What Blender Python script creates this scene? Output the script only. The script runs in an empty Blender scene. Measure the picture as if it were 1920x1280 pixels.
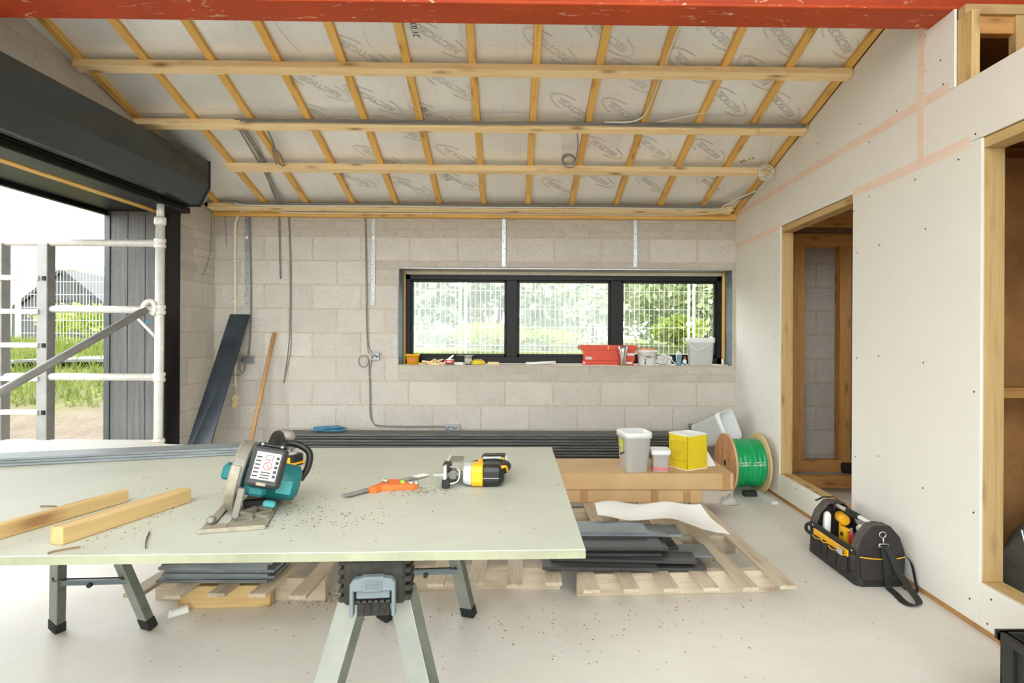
import bpy, bmesh, math, random
from mathutils import Matrix, Vector, Euler, Quaternion
random.seed(7)
SC = bpy.context.scene
COL = SC.collection
PI = math.pi
# ---------------------------------------------------------------- camera
cam_data = bpy.data.cameras.new('camera')
cam = bpy.data.objects.new('camera', cam_data)
COL.objects.link(cam)
cam_data.sensor_width = 36.0
cam_data.lens = 1100.0 / 1920.0 * 36.0
cam_data.shift_x = -(1016.0 - 960.0) / 1920.0
cam_data.shift_y = (630.0 - 640.0) / 1920.0
cam_data.clip_start = 0.05
cam_data.clip_end = 300
YAW, ROLL = math.atan(.0145), .005
_F = Vector((math.sin(YAW), math.cos(YAW), 0))
_R0 = Vector((math.cos(YAW), -math.sin(YAW), 0))
_U0 = Vector((0, 0, 1))
_R = _R0 * math.cos(ROLL) + _U0 * math.sin(ROLL)
_U = _U0 * math.cos(ROLL) - _R0 * math.sin(ROLL)
_m = Matrix((( _R.x, _U.x, -_F.x, 0), (_R.y, _U.y, -_F.y, 0), (_R.z, _U.z, -_F.z, 1.25), (0, 0, 0, 1)))
cam.matrix_world = _m
SC.camera = cam
# ---------------------------------------------------------------- light: bright overcast sky
world = bpy.data.worlds.new('overcast_sky')
SC.world = world
world.use_nodes = True
_bg = world.node_tree.nodes['Background']
_bg.inputs['Color'].default_value = (0.91, 0.975, 0.985, 1)
_bg.inputs['Strength'].default_value = 2.4
SC.view_settings.view_transform = 'Standard'
SC.view_settings.look = 'None'
SC.view_settings.gamma = 1.0
SC.view_settings.use_curve_mapping = False
SC.view_settings.exposure = 1.34
SC.cycles.use_denoising = True
SC.cycles.max_bounces = 10
SC.cycles.diffuse_bounces = 6
SC.cycles.transparent_max_bounces = 12
SC.cycles.sample_clamp_indirect = 8.0
SC.cycles.caustics_reflective = False
SC.cycles.caustics_refractive = False

# ---------------------------------------------------------------- helpers
def lin(c):
    c = c / 255.0
    return c / 12.92 if c <= .04045 else ((c + .055) / 1.055) ** 2.4
def rgb(r, g, b):
    return (lin(r), lin(g), lin(b), 1.0)

class MB:
    """collects simple shapes into one mesh"""
    def __init__(s):
        s.v = []; s.f = []; s.sm = []
    def add(s, vs, fs, smooth=False, M=None):
        b = len(s.v)
        for p in vs:
            p = Vector(p)
            s.v.append(M @ p if M else p)
        for f in fs:
            s.f.append(tuple(b + i for i in f)); s.sm.append(smooth)
        return s
    def box(s, x0, x1, y0, y1, z0, z1, M=None):
        vs = [(x0,y0,z0),(x1,y0,z0),(x1,y1,z0),(x0,y1,z0),(x0,y0,z1),(x1,y0,z1),(x1,y1,z1),(x0,y1,z1)]
        return s.add(vs, [(0,3,2,1),(4,5,6,7),(0,1,5,4),(1,2,6,5),(2,3,7,6),(3,0,4,7)], False, M)
    def cbox(s, c, d, M=None):
        return s.box(c[0]-d[0]/2, c[0]+d[0]/2, c[1]-d[1]/2, c[1]+d[1]/2, c[2]-d[2]/2, c[2]+d[2]/2, M)
    def hexa(s, lo, hi):
        """lo, hi: four points each, same winding (counter-clockwise seen from above)"""
        return s.add(list(lo) + list(hi), [(3,2,1,0),(4,5,6,7),(0,1,5,4),(1,2,6,5),(2,3,7,6),(3,0,4,7)])
    def tube(s, pts, r, n=8, cap=True, M=None, closed=False):
        pts = [Vector(p) for p in pts]
        k = len(pts)
        rr = r if isinstance(r, (list, tuple)) else [r] * k
        tang = []
        for i in range(k):
            a = pts[i-1] if (i or closed) else pts[i]
            b = pts[(i+1) % k] if (i < k-1 or closed) else pts[i]
            t = (b - a)
            tang.append(t.normalized() if t.length > 1e-9 else Vector((0,0,1)))
        up = Vector((0,0,1)) if abs(tang[0].z) < .9 else Vector((1,0,0))
        nrm = (up - tang[0] * up.dot(tang[0])).normalized()
        vs = []
        for i in range(k):
            nrm = nrm - tang[i] * nrm.dot(tang[i])
            nrm = nrm.normalized() if nrm.length > 1e-6 else tang[i].orthogonal().normalized()
            bi = tang[i].cross(nrm)
            for j in range(n):
                a = 2 * PI * j / n
                vs.append(pts[i] + (nrm * math.cos(a) + bi * math.sin(a)) * rr[i])
        fs = []
        m = k if closed else k - 1
        for i in range(m):
            i2 = (i + 1) % k
            for j in range(n):
                j2 = (j + 1) % n
                fs.append((i*n+j, i*n+j2, i2*n+j2, i2*n+j))
        s.add(vs, fs, True, M)
        if cap and not closed:
            b = len(s.v) - len(vs)
            s.f.append(tuple(b + j for j in reversed(range(n)))); s.sm.append(False)
            s.f.append(tuple(b + (k-1)*n + j for j in range(n))); s.sm.append(False)
        return s
    def lathe(s, prof, n=20, M=None, smooth=True):
        """prof: (r, z) from bottom to top"""
        vs = []; fs = []
        for (r, z) in prof:
            for j in range(n):
                a = 2 * PI * j / n
                vs.append((r*math.cos(a), r*math.sin(a), z))
        for i in range(len(prof)-1):
            for j in range(n):
                j2 = (j+1) % n
                fs.append((i*n+j, i*n+j2, (i+1)*n+j2, (i+1)*n+j))
        b = len(s.v)
        s.add(vs, fs, smooth, M)
        if prof[0][0] > 1e-5:
            s.f.append(tuple(b + j for j in reversed(range(n)))); s.sm.append(False)
        if prof[-1][0] > 1e-5:
            s.f.append(tuple(b + (len(prof)-1)*n + j for j in range(n))); s.sm.append(False)
        return s
    def prism(s, poly, z0, z1, M=None):
        """poly: 2D counter-clockwise outline, extruded in z"""
        n = len(poly)
        vs = [(x, y, z0) for x, y in poly] + [(x, y, z1) for x, y in poly]
        fs = [tuple(reversed(range(n))), tuple(range(n, 2*n))]
        for i in range(n):
            j = (i+1) % n
            fs.append((i, j, n+j, n+i))
        return s.add(vs, fs, False, M)
    def loft(s, rings, cap=True, smooth=True, M=None, closed=True):
        n = len(rings[0]); vs = [p for r in rings for p in r]; fs = []
        for i in range(len(rings)-1):
            for j in range(n if closed else n-1):
                j2 = (j+1) % n
                fs.append((i*n+j, i*n+j2, (i+1)*n+j2, (i+1)*n+j))
        b = len(s.v)
        s.add(vs, fs, smooth, M)
        if cap:
            s.f.append(tuple(b + j for j in reversed(range(n)))); s.sm.append(False)
            s.f.append(tuple(b + (len(rings)-1)*n + j for j in range(n))); s.sm.append(False)
        return s
    def mesh(s, name, bevel=0, seg=1, shift=None, thick=0):
        me = bpy.data.meshes.new(name)
        vs = [v - shift for v in s.v] if shift is not None else s.v
        me.from_pydata([tuple(v) for v in vs], [], s.f)
        me.polygons.foreach_set('use_smooth', s.sm)
        if bevel or thick:
            bm = bmesh.new(); bm.from_mesh(me)
            if thick:
                bmesh.ops.recalc_face_normals(bm, faces=bm.faces[:])
                bmesh.ops.solidify(bm, geom=bm.faces[:], thickness=thick)
            if bevel:
                bmesh.ops.remove_doubles(bm, verts=bm.verts[:], dist=1e-6)
                ed = [e for e in bm.edges if len(e.link_faces) == 2 and e.calc_face_angle(0) > .5]
                bmesh.ops.bevel(bm, geom=ed, offset=bevel, segments=seg, affect='EDGES', profile=.5, clamp_overlap=True)
            bm.to_mesh(me); bm.free()
        me.update()
        return me

def wm(o):
    m = o.matrix_basis.copy()
    return wm(o.parent) @ m if o.parent else m
def tag(o, label=None, cat=None, group=None, kind=None):
    if label: o['label'] = label
    if cat: o['category'] = cat
    if group: o['group'] = group
    if kind: o['kind'] = kind
    return o
def link(name, me, mat, parent=None, M=None):
    o = bpy.data.objects.new(name, me)
    COL.objects.link(o)
    if mat is not None and hasattr(me, 'materials') and not me.materials:
        me.materials.append(mat)
    if parent: o.parent = parent
    if M is not None: o.matrix_basis = M
    return o
def part(name, mb, mat, parent, bevel=0, seg=1, label=None, thick=0, world=False):
    """a part: mesh in the local space of its thing (or in world space)"""
    o = link(name, mb.mesh(name, bevel, seg, thick=thick), mat, parent)
    if world: o.matrix_basis = wm(parent).inverted()
    if label: o['label'] = label
    return o
def solo(name, mb, mat, label, cat, group=None, kind=None, bevel=0, seg=1, thick=0):
    """a thing that is one mesh, given in world coordinates; origin goes to its base"""
    xs = [v.x for v in mb.v]; ys = [v.y for v in mb.v]; zs = [v.z for v in mb.v]
    sh = Vector(((min(xs)+max(xs))/2, (min(ys)+max(ys))/2, min(zs)))
    o = link(name, mb.mesh(name, bevel, seg, shift=sh, thick=thick), mat)
    o.location = sh
    return tag(o, label, cat, group, kind)
def thing(name, label, cat, loc=(0,0,0), rz=0, group=None, kind=None, rot=None):
    o = bpy.data.objects.new(name, None)
    COL.objects.link(o)
    o.empty_display_size = .1
    o.location = loc
    o.rotation_euler = rot if rot else (0, 0, rz)
    o.matrix_basis = Matrix.LocRotScale(Vector(loc), Euler(rot if rot else (0,0,rz)), None)
    return tag(o, label, cat, group, kind)
_cache = {}
def bbox_mesh(l, w, h, b, mat):
    k = (round(l,4), round(w,4), round(h,4), b, mat.name)
    if k not in _cache:
        m = MB().box(0, l, -w/2, w/2, -h/2, h/2)
        me = m.mesh('timber', b); me.materials.append(mat)
        _cache[k] = me
    return _cache[k]
def timber(name, p0, p1, w, h, mat, parent=None, up=(0,0,1), b=.0025):
    """a bar from p0 to p1, w across, h along up"""
    p0, p1, up = Vector(p0), Vector(p1), Vector(up)
    x = (p1 - p0); L = x.length; x.normalize()
    y = up.cross(x).normalized(); z = x.cross(y)
    M = Matrix(((x.x,y.x,z.x,p0.x),(x.y,y.y,z.y,p0.y),(x.z,y.z,z.z,p0.z),(0,0,0,1)))
    me = bbox_mesh(L, w, h, b, mat)
    o = link(name, me, None, parent)
    o.matrix_basis = (wm(parent).inverted() @ M) if parent else M
    return o
def copy_tree(o, parent=None):
    c = o.copy(); COL.objects.link(c)
    if parent: c.parent = parent
    for ch in list(o.children): copy_tree(ch, c)
    return c
def spline(pts, k=6):
    """smooth path through the points"""
    P = [Vector(p) for p in pts]; out = []
    for i in range(len(P)-1):
        a, b, c, d = P[max(i-1,0)], P[i], P[i+1], P[min(i+2,len(P)-1)]
        for j in range(k):
            t = j / k
            out.append(.5*((2*b)+(c-a)*t+(2*a-5*b+4*c-d)*t*t+(3*b-a-3*c+d)*t**3))
    out.append(P[-1])
    return out
def frame(o, x, z):
    """matrix with origin o, local x and local z"""
    x = Vector(x).normalized(); z = Vector(z); y = z.cross(x).normalized(); z = x.cross(y)
    return Matrix(((x.x,y.x,z.x,o[0]),(x.y,y.y,z.y,o[1]),(x.z,y.z,z.z,o[2]),(0,0,0,1)))
T = Matrix.Translation
def RX(a): return Matrix.Rotation(a, 4, 'X')
def RY(a): return Matrix.Rotation(a, 4, 'Y')
def RZ(a): return Matrix.Rotation(a, 4, 'Z')

# ---------------------------------------------------------------- materials
class NT:
    def __init__(s, name):
        s.m = bpy.data.materials.new(name); s.m.use_nodes = True
        s.t = s.m.node_tree; s.n = s.t.nodes; s.b = s.n['Principled BSDF']; s.out = s.n['Material Output']
    def node(s, typ, **kw):
        n = s.n.new(typ)
        for k, v in kw.items(): setattr(n, k, v)
        return n
    def L(s, a, b): s.t.links.new(a, b)
    def coords(s, scale=(1,1,1), rnd=0, kind='Object'):
        tc = s.node('ShaderNodeTexCoord'); mp = s.node('ShaderNodeMapping')
        mp.inputs['Scale'].default_value = scale
        if rnd:
            oi = s.node('ShaderNodeObjectInfo'); mu = s.node('ShaderNodeVectorMath', operation='SCALE')
            cb = s.node('ShaderNodeCombineXYZ')
            for i in range(3): s.L(oi.outputs['Random'], cb.inputs[i])
            s.L(cb.outputs[0], mu.inputs[0]); mu.inputs['Scale'].default_value = rnd
            ad = s.node('ShaderNodeVectorMath', operation='ADD')
            s.L(tc.outputs[kind], ad.inputs[0]); s.L(mu.outputs[0], ad.inputs[1]); s.L(ad.outputs[0], mp.inputs['Vector'])
        else: s.L(tc.outputs[kind], mp.inputs['Vector'])
        return mp.outputs[0]
    def noise(s, vec, scale, detail=4, rough=.6, dist=0):
        n = s.node('ShaderNodeTexNoise')
        n.inputs['Scale'].default_value = scale; n.inputs['Detail'].default_value = detail
        n.inputs['Roughness'].default_value = rough; n.inputs['Distortion'].default_value = dist
        s.L(vec, n.inputs['Vector']); return n.outputs['Fac']
    def voro(s, vec, scale):
        n = s.node('ShaderNodeTexVoronoi'); n.inputs['Scale'].default_value = scale
        s.L(vec, n.inputs['Vector']); return n.outputs['Distance']
    def ramp(s, fac, stops):
        r = s.node('ShaderNodeValToRGB'); e = r.color_ramp.elements
        while len(e) < len(stops): e.new(.5)
        for i, (p, c) in enumerate(stops):
            e[i].position = p; e[i].color = c if len(c) == 4 else (*c, 1)
        s.L(fac, r.inputs[0]); return r.outputs[0]
    def mix(s, fac, a, b, mode='MIX'):
        n = s.node('ShaderNodeMix', data_type='RGBA', blend_type=mode)
        for sock, val in ((n.inputs[0], fac), (n.inputs[6], a), (n.inputs[7], b)):
            if isinstance(val, (int, float)): sock.default_value = val
            elif isinstance(val, tuple): sock.default_value = val
            else: s.L(val, sock)
        return n.outputs[2]
    def rnd_tint(s, col, lo=.88, hi=1.1):
        oi = s.node('ShaderNodeObjectInfo'); mr = s.node('ShaderNodeMapRange')
        mr.inputs['To Min'].default_value = lo; mr.inputs['To Max'].default_value = hi
        s.L(oi.outputs['Random'], mr.inputs[0])
        h = s.node('ShaderNodeHueSaturation'); s.L(mr.outputs[0], h.inputs['Value'])
        s.L(col, h.inputs['Color']); return h.outputs[0]
    def bump(s, h, strength=.3, dist=.002):
        b = s.node('ShaderNodeBump'); b.inputs['Strength'].default_value = strength; b.inputs['Distance'].default_value = dist
        s.L(h, b.inputs['Height']); s.L(b.outputs[0], s.b.inputs['Normal'])
    def fin(s, col=None, rough=.6, metal=0, **kw):
        if col is not None:
            if isinstance(col, tuple): s.b.inputs['Base Color'].default_value = col
            else: s.L(col, s.b.inputs['Base Color'])
        if isinstance(rough, (int, float)): s.b.inputs['Roughness'].default_value = rough
        else: s.L(rough, s.b.inputs['Roughness'])
        s.b.inputs['Metallic'].default_value = metal
        for k, v in kw.items(): s.b.inputs[k].default_value = v
        return s.m
BW = lambda v: (v, v, v, 1)
def plain(name, col, rough=.5, metal=0, dirt=.08, scale=14, bump=0, **kw):
    """paint, plastic, metal with a faint mottle"""
    n = NT(name)
    f = n.noise(n.coords(rnd=5), scale, 5, .65)
    d = tuple(c * (1 - dirt * 2.2) for c in col[:3]) + (1,)
    u = tuple(min(1, c * (1 + dirt)) for c in col[:3]) + (1,)
    c = n.ramp(f, [(.3, d), (.7, u)])
    if bump: n.bump(f, bump, .003)
    return n.fin(c, rough, metal, **kw)
def wood(name, base, dark, knots=1.0, sat=1.0, knot_col=rgb(120, 70, 30)):
    n = NT(name)
    v = n.coords((1.0, 16, 16), rnd=9)
    g = n.noise(v, 2.2, 6, .62, .6)
    c = n.ramp(g, [(.28, dark), (.5, base), (.78, tuple(min(1, x * 1.1) for x in base[:3]) + (1,))])
    v2 = n.coords((1.0, 55, 55), rnd=4)
    g2 = n.noise(v2, 3.0, 3, .5)
    c = n.mix(.3, c, n.ramp(g2, [(.35, dark), (.65, base)]))
    if knots:
        vk = n.coords((2.4, 8, 8), rnd=23)
        k = n.voro(vk, 1.6)
        kk = n.ramp(k, [(.0, BW(1)), (.10, BW(.9)), (.19, BW(.35)), (.32, BW(0))])
        m = n.node('ShaderNodeMath', operation='MULTIPLY'); n.L(kk, m.inputs[0]); m.inputs[1].default_value = .75 * knots
        c = n.mix(m.outputs[0], c, knot_col)
    c = n.rnd_tint(c, .9, 1.08)
    n.bump(g, .12, .001)
    return n.fin(c, .62)
def blockwork(name, base, dark, pit=.55):
    n = NT(name)
    v = n.coords(rnd=11)
    big = n.noise(v, 5, 4, .6)
    fine = n.noise(v, 150, 3, .7)
    c = n.ramp(big, [(.3, dark), (.7, base)])
    c = n.mix(.5, c, n.ramp(fine, [(.3, tuple(x*.62 for x in base[:3])+(1,)), (.62, tuple(min(1,x*1.22) for x in base[:3])+(1,))]))
    pits = n.ramp(n.noise(v, 210, 2, .5), [(.33, BW(pit)), (.40, BW(0))])
    c = n.mix(pits, c, tuple(x*.28 for x in base[:3])+(1,))
    c = n.rnd_tint(c, .94, 1.05)
    n.bump(fine, .5, .003)
    return n.fin(c, .92)

M = {}
M['block'] = blockwork('concrete_block', rgb(210, 204, 194), rgb(192, 185, 174))
M['brickc'] = blockwork('coursing_brick', rgb(198, 191, 180), rgb(178, 170, 158))
M['mortar'] = plain('mortar', rgb(202, 190, 174), .95, dirt=.1, scale=30)
n = NT('concrete_floor')
v = n.coords()
c = n.ramp(n.noise(v, 1.1, 6, .6, .4), [(.3, rgb(214, 209, 200)), (.7, rgb(230, 226, 218))])
c = n.mix(n.ramp(n.noise(v, 7, 6, .7), [(.55, BW(0)), (.8, BW(.5))]), c, rgb(236, 234, 228))
c = n.mix(n.ramp(n.noise(v, 60, 3, .6), [(.68, BW(0)), (.76, BW(.6))]), c, rgb(160, 148, 132))
c = n.mix(n.ramp(n.voro(v, 26), [(.02, BW(.6)), (.06, BW(0))]), c, rgb(150, 138, 122))
n.bump(n.noise(v, 35, 4, .6), .08, .003)
M['floor'] = n.fin(c, .5)
M['plaster'] = plain('plasterboard', rgb(232, 229, 221), .75, dirt=.012, scale=3)
n = NT('joint_tape'); v = n.coords()
c = n.ramp(n.noise(v, 9, 4), [(.3, rgb(236, 204, 182)), (.7, rgb(238, 220, 206))])
M['tape'] = n.fin(c, .85)
M['wood'] = wood('softwood', rgb(248, 222, 172), rgb(228, 186, 124), 1.0)
M['batten'] = wood('treated_batten', rgb(236, 190, 104), rgb(214, 156, 72), .7)
M['studwood'] = wood('stud_softwood', rgb(206, 176, 122), rgb(180, 142, 86), 1.0)
M['pallet'] = wood('pallet_wood', rgb(200, 185, 162), rgb(166, 146, 120), .5)
M['oldwood'] = wood('dark_softwood', rgb(206, 156, 90), rgb(172, 116, 58), .9)
n = NT('foil_facing')
v = n.coords(rnd=3)
big = n.noise(v, 3.2, 5, .55)
n.bump(n.noise(n.coords((1, 1.6, 1), rnd=3), 4.0, 3, .5, .3), .02, .02)
tc = n.node('ShaderNodeTexCoord'); sp = n.node('ShaderNodeSeparateXYZ'); n.L(tc.outputs['Object'], sp.inputs[0])
dots = n.ramp(n.noise(tc.outputs['Object'], 90, 1), [(.45, BW(0)), (.55, BW(1))])
col = n.ramp(big, [(.3, rgb(244, 242, 237)), (.7, rgb(252, 251, 248))])
for ax, per in (('X', .105), ('Y', .21)):
    d = n.node('ShaderNodeMath', operation='DIVIDE'); n.L(sp.outputs[ax], d.inputs[0]); d.inputs[1].default_value = per
    f = n.node('ShaderNodeMath', operation='FRACT'); n.L(d.outputs[0], f.inputs[0])
    l = n.node('ShaderNodeMath', operation='LESS_THAN'); n.L(f.outputs[0], l.inputs[0]); l.inputs[1].default_value = .0022 / per
    m = n.node('ShaderNodeMath', operation='MULTIPLY'); n.L(l.outputs[0], m.inputs[0]); n.L(dots, m.inputs[1])
    q = n.node('ShaderNodeMath', operation='MULTIPLY'); n.L(m.outputs[0], q.inputs[0]); q.inputs[1].default_value = .45
    col = n.mix(q.outputs[0], col, rgb(168, 162, 154))
M['foil'] = n.fin(col, .30, .38)
M['ink'] = plain('grey_ink', rgb(186, 180, 172), .7)
M['inkdark'] = plain('black_ink', rgb(60, 58, 55), .7)
n = NT('red_oxide_steel')
v = n.coords()
c = n.ramp(n.noise(v, 2.5, 5, .6), [(.3, rgb(166, 54, 6)), (.7, rgb(194, 70, 10))])
sc = n.ramp(n.noise(n.coords((1, 3.5, 3)), 6.5, 6, .72, 1.2), [(.615, BW(0)), (.65, BW(.9))])
c = n.mix(sc, c, rgb(222, 190, 158))
M['oxide'] = n.fin(c, .55)
M['shutter'] = plain('anthracite_coating', rgb(44, 53, 56), .26, dirt=.05, scale=2)
M['frameblack'] = plain('black_frame', rgb(13, 13, 11), .45, dirt=.05, **{'Specular IOR Level': .3})
M['steelgrey'] = plain('galvanised_steel', rgb(186, 190, 192), .38, .75, dirt=.1, scale=24)
M['alu'] = plain('scuffed_aluminium', rgb(228, 224, 216), .42, .15, dirt=.07, scale=18)
M['cable'] = plain('grey_cable', rgb(138, 134, 128), .5, dirt=.05)
M['cablewhite'] = plain('white_cable', rgb(226, 222, 210), .5, dirt=.03)
M['conduit'] = plain('cream_conduit', rgb(238, 228, 202), .45, dirt=.03)
M['screw'] = plain('drywall_screw', rgb(46, 44, 42), .5, .3)
n = NT('window_glass')
tr = n.node('ShaderNodeBsdfTransparent'); gl = n.node('ShaderNodeBsdfGlossy'); mx = n.node('ShaderNodeMixShader')
gl.inputs['Roughness'].default_value = .02; mx.inputs[0].default_value = .06
tr.inputs['Color'].default_value = (.97, .985, .97, 1)
n.L(tr.outputs[0], mx.inputs[1]); n.L(gl.outputs[0], mx.inputs[2]); n.L(mx.outputs[0], n.out.inputs[0])
M['glass'] = n.m
# ================================================================ THE SETTING
def struct(name, mb, mat, label, cat, bevel=0):
    return solo(name, mb, mat, label, cat, kind='structure', bevel=bevel)
def roof_z(y, off=0): return 2.42 + .23 * (5.38 - y) + off
SLOPE = Vector((0, 1, -.23)).normalized()
ROOF_N = Vector((0, .23, 1)).normalized()

floor = struct('floor', MB().box(-3.62, 4.3, -2.5, 5.92, -.15, 0), M['floor'], 'pale dusty concrete floor slab', 'floor')

# ---- back wall: mortar bed with a window hole; every block and coursing brick its own piece
WX0, WX1, WZ0, WZ1 = -1.262, 1.872, .975, 1.882
mb = MB()
for a in ((-3.0, WX0, 0, 2.6), (WX1, 4.2, 0, 2.6), (WX0, WX1, 0, WZ0), (WX0, WX1, WZ1, 2.6)):
    mb.box(a[0], a[1], 5.5035, 5.92, a[2], a[3])
wall_back = struct('wall_back', mb, M['mortar'], 'bare grey concrete block wall with the long window', 'wall')
_bm = {}
def piece(name, cx, cy, cz, sx, sy, sz, mat, parent, jit=.0):
    k = (round(sx, 3), round(sy, 3), round(sz, 3), mat.name)
    if k not in _bm:
        me = MB().cbox((0,0,0), (sx, sy, sz)).mesh(name, .004); me.materials.append(mat); _bm[k] = me
    o = link(name, _bm[k], None, parent)
    o.matrix_basis = wm(parent).inverted() @ (T((cx, cy, cz)) @ RX(random.uniform(-jit, jit)))
    return o
def course(z0, z1, x0, x1, start, step, y, parent, mat, name):
    """one course along x; joints at start + k*step"""
    k = math.floor((x0 - start) / step)
    a = start + k * step
    while a < x1 - .02:
        l, r = max(a, x0) + .005, min(a + step, x1) - .005
        if r - l > .03:
            piece(name, (l+r)/2, y + .02 + random.uniform(-.0012, .0012), (z0+z1)/2, r-l, .04, z1-z0-.010, mat, parent)
        a += step
def wall_course(z0, z1, start, step, mat, name):
    hole = z1 > WZ0 + .02 and z0 < WZ1 - .02
    if hole:
        course(z0, z1, -2.975, WX0, start, step, 5.5, wall_back, mat, name)
        course(z0, z1, 2.0, 3.4, start, step, 5.5, wall_back, mat, name)
    else:
        course(z0, z1, -2.975, 3.4, start, step, 5.5, wall_back, mat, name)
A, B = -2.06, -1.835
zz = .371
wall_course(zz - .225, zz, A, .45, M['block'], 'block')
wall_course(.005, zz - .225, B, .45, M['block'], 'block')
wall_course(zz, zz+.225, B, .45, M['block'], 'block')
wall_course(zz+.225, zz+.45, A, .45, M['block'], 'block')
# course z .821-1.046: bricks under the sill, blocks beside it
course(.821, 1.046, -2.975, WX0 + .005, B, .45, 5.5, wall_back, M['block'], 'block')
course(.821, 1.046, 1.9, 3.4, B, .45, 5.5, wall_back, M['block'], 'block')
course(.821, .896, WX0, 1.9, -1.15, .225, 5.5, wall_back, M['brickc'], 'brick')
course(.896, .971, WX0, 1.9, -1.04, .225, 5.5, wall_back, M['brickc'], 'brick')
wall_course(1.046, 1.271, A, .45, M['block'], 'block')
wall_course(1.271, 1.496, B, .45, M['block'], 'block')
wall_course(1.496, 1.721, A, .45, M['block'], 'block')
course(1.721, 1.946, -2.975, -1.48, B, .45, 5.5, wall_back, M['block'], 'block')
for i in range(3):
    course(1.721 + .075*i, 1.796 + .075*i, -1.48, WX0 + .01, -1.49, .24, 5.5, wall_back, M['brickc'], 'brick')
course(1.884, 1.946, WX0 + .01, 1.9, -1.12, .225, 5.5, wall_back, M['brickc'], 'brick')
course(1.721, 1.946, 1.92, 3.4, B, .45, 5.5, wall_back, M['block'], 'block')
wall_course(1.946, 2.171, A, .45, M['block'], 'block')
course(2.171, 2.246, -2.975, 3.4, -1.95, .225, 5.5, wall_back, M['brickc'], 'brick')
course(2.246, 2.321, -2.975, 3.4, -1.84, .225, 5.5, wall_back, M['brickc'], 'brick')
course(2.321, 2.40, -2.975, 3.4, -1.95, .225, 5.5, wall_back, M['brickc'], 'brick')

# ---- left wall: pier beside the shutter opening, block lintel wall above it, wall this side of the opening
mb = MB()
mb.box(-3.55, -2.9735, 4.96, 5.76, 0, 2.6)
mb.box(-3.55, -2.7535, 2.6, 4.96, 2.36, 3.3)
mb.box(-3.55, -2.97, -2.5, 2.6, 0, 3.6)  # unseen near wall, brought forward to cut daylight on floor and table
wall_left = struct('wall_left', mb, M['mortar'], 'block wall around the wide roller shutter opening', 'wall')
def side_piece(y0, y1, z0, z1, x, mat, name):
    piece(name, x - .02, (y0+y1)/2, (z0+z1)/2, .04, y1-y0-.01, z1-z0-.01, mat, wall_left)
i = 0
z = .371 - .45
while z < 2.4:
    z0, z1 = max(z, .0), min(z + .225, 2.56)
    cuts = [4.965, 5.10, 5.5] if i % 2 == 0 else [4.965, 5.33, 5.5]
    if 1.7 < z < 2.1:
        for q in range(3):
            side_piece(4.965, 5.17 + .06*(q % 2), z0 + .075*q, z0 + .075*(q+1), -2.97, M['brickc'], 'brick')
            side_piece(5.17 + .06*(q % 2), 5.5, z0 + .075*q, z0 + .075*(q+1), -2.97, M['block'], 'brick')
    else:
        for a, b in zip(cuts, cuts[1:]): side_piece(a, b, z0, z1, -2.97, M['block'], 'block')
    z += .225; i += 1
side_piece(4.965, 5.5, 2.4, 2.56, -2.97, M['block'], 'block')
i = 0
z = 2.40
while z < 3.3:
    y = 2.6 - (.22 if i % 2 else 0)
    while y < 4.95:
        a, b = max(y, 2.61), min(y + .45, 4.95)
        if b - a > .05: side_piece(a, b, z, z + .225, -2.75, M['block'], 'block')
        y += .45
    z += .225; i += 1
# cladding boards of the outer reveal and its dark corner trim
M['cladding'] = None
n = NT('grey_cladding')
v = n.coords((30, 30, 1.2), rnd=3)
g = n.noise(v, 1.6, 5, .6)
c = n.ramp(g, [(.3, rgb(88, 88, 86)), (.7, rgb(126, 125, 122))])
c = n.mix(.3, c, n.ramp(n.noise(n.coords((60, 60, 9), rnd=3), 3, 4), [(.3, rgb(80, 80, 78)), (.7, rgb(132, 131, 128))]))
n.bump(g, .2, .002)
M['cladding'] = n.fin(c, .75)
for a, b in ((-3.52, -3.377), (-3.377, -3.232), (-3.232, -3.04)):
    o = link('cladding_board', MB().box(a+.002, b-.002, 4.93, 4.962, -.1, 2.33).mesh('cladding_board', .003), M['cladding'], wall_left)
    o.matrix_basis = wm(wall_left).inverted()
M['trimgrey'] = plain('grey_corner_trim', rgb(84, 88, 90), .45)
part('corner_trim', MB().box(-3.565, -3.52, 4.92, 4.965, -.1, 2.36), M['trimgrey'], wall_left, world=True)
# door: roller shutter box, guide post, head
dr = thing('door_1', 'anthracite roller shutter box, guide post and head over the left opening', 'roller shutter', (-2.7, 4.65, 0), kind='structure')
prof = [(-2.70, 2.262), (-2.625, 2.262), (-2.55, 2.40), (-2.55, 2.600), (-2.70, 2.625)]
ring = lambda y: [(x, y, z) for x, z in prof]
part('shutter_box', MB().loft([ring(4.64), ring(2.5)], smooth=False), M['shutter'], dr, .004, world=True)
cap = [(-2.71, 2.25), (-2.62, 2.25), (-2.543, 2.395), (-2.543, 2.607), (-2.71, 2.633)]
part('end_plate', MB().loft([[(x, 4.652, z) for x, z in cap], [(x, 4.64, z) for x, z in cap]], smooth=False), M['shutter'], dr, world=True)
mb = MB()
for (z) in (2.38, 2.44): mb.lathe([(.006, 0), (.006, .005)], 8, T((-2.56, 4.654, z)) @ RX(-PI/2))
part('rivet', mb, M['steelgrey'], dr, world=True)
part('guide_post', MB().box(-3.04, -2.955, 4.785, 4.955, 0, 2.36).box(-2.985, -2.955, 4.755, 4.785, 0, 2.36), M['frameblack'], dr, .004, world=True)
part('guide_channel', MB().box(-3.02, -2.99, 4.74, 4.785, 0, 2.3), M['steelgrey'], dr, world=True)
part('curtain', MB().box(-2.90, -2.72, 2.6, 4.70, 2.26, 2.36), M['frameblack'], dr, world=True)
part('bottom_slat', MB().box(-2.93, -2.75, 2.6, 4.74, 2.215, 2.262), M['frameblack'], dr, .006, world=True)
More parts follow.
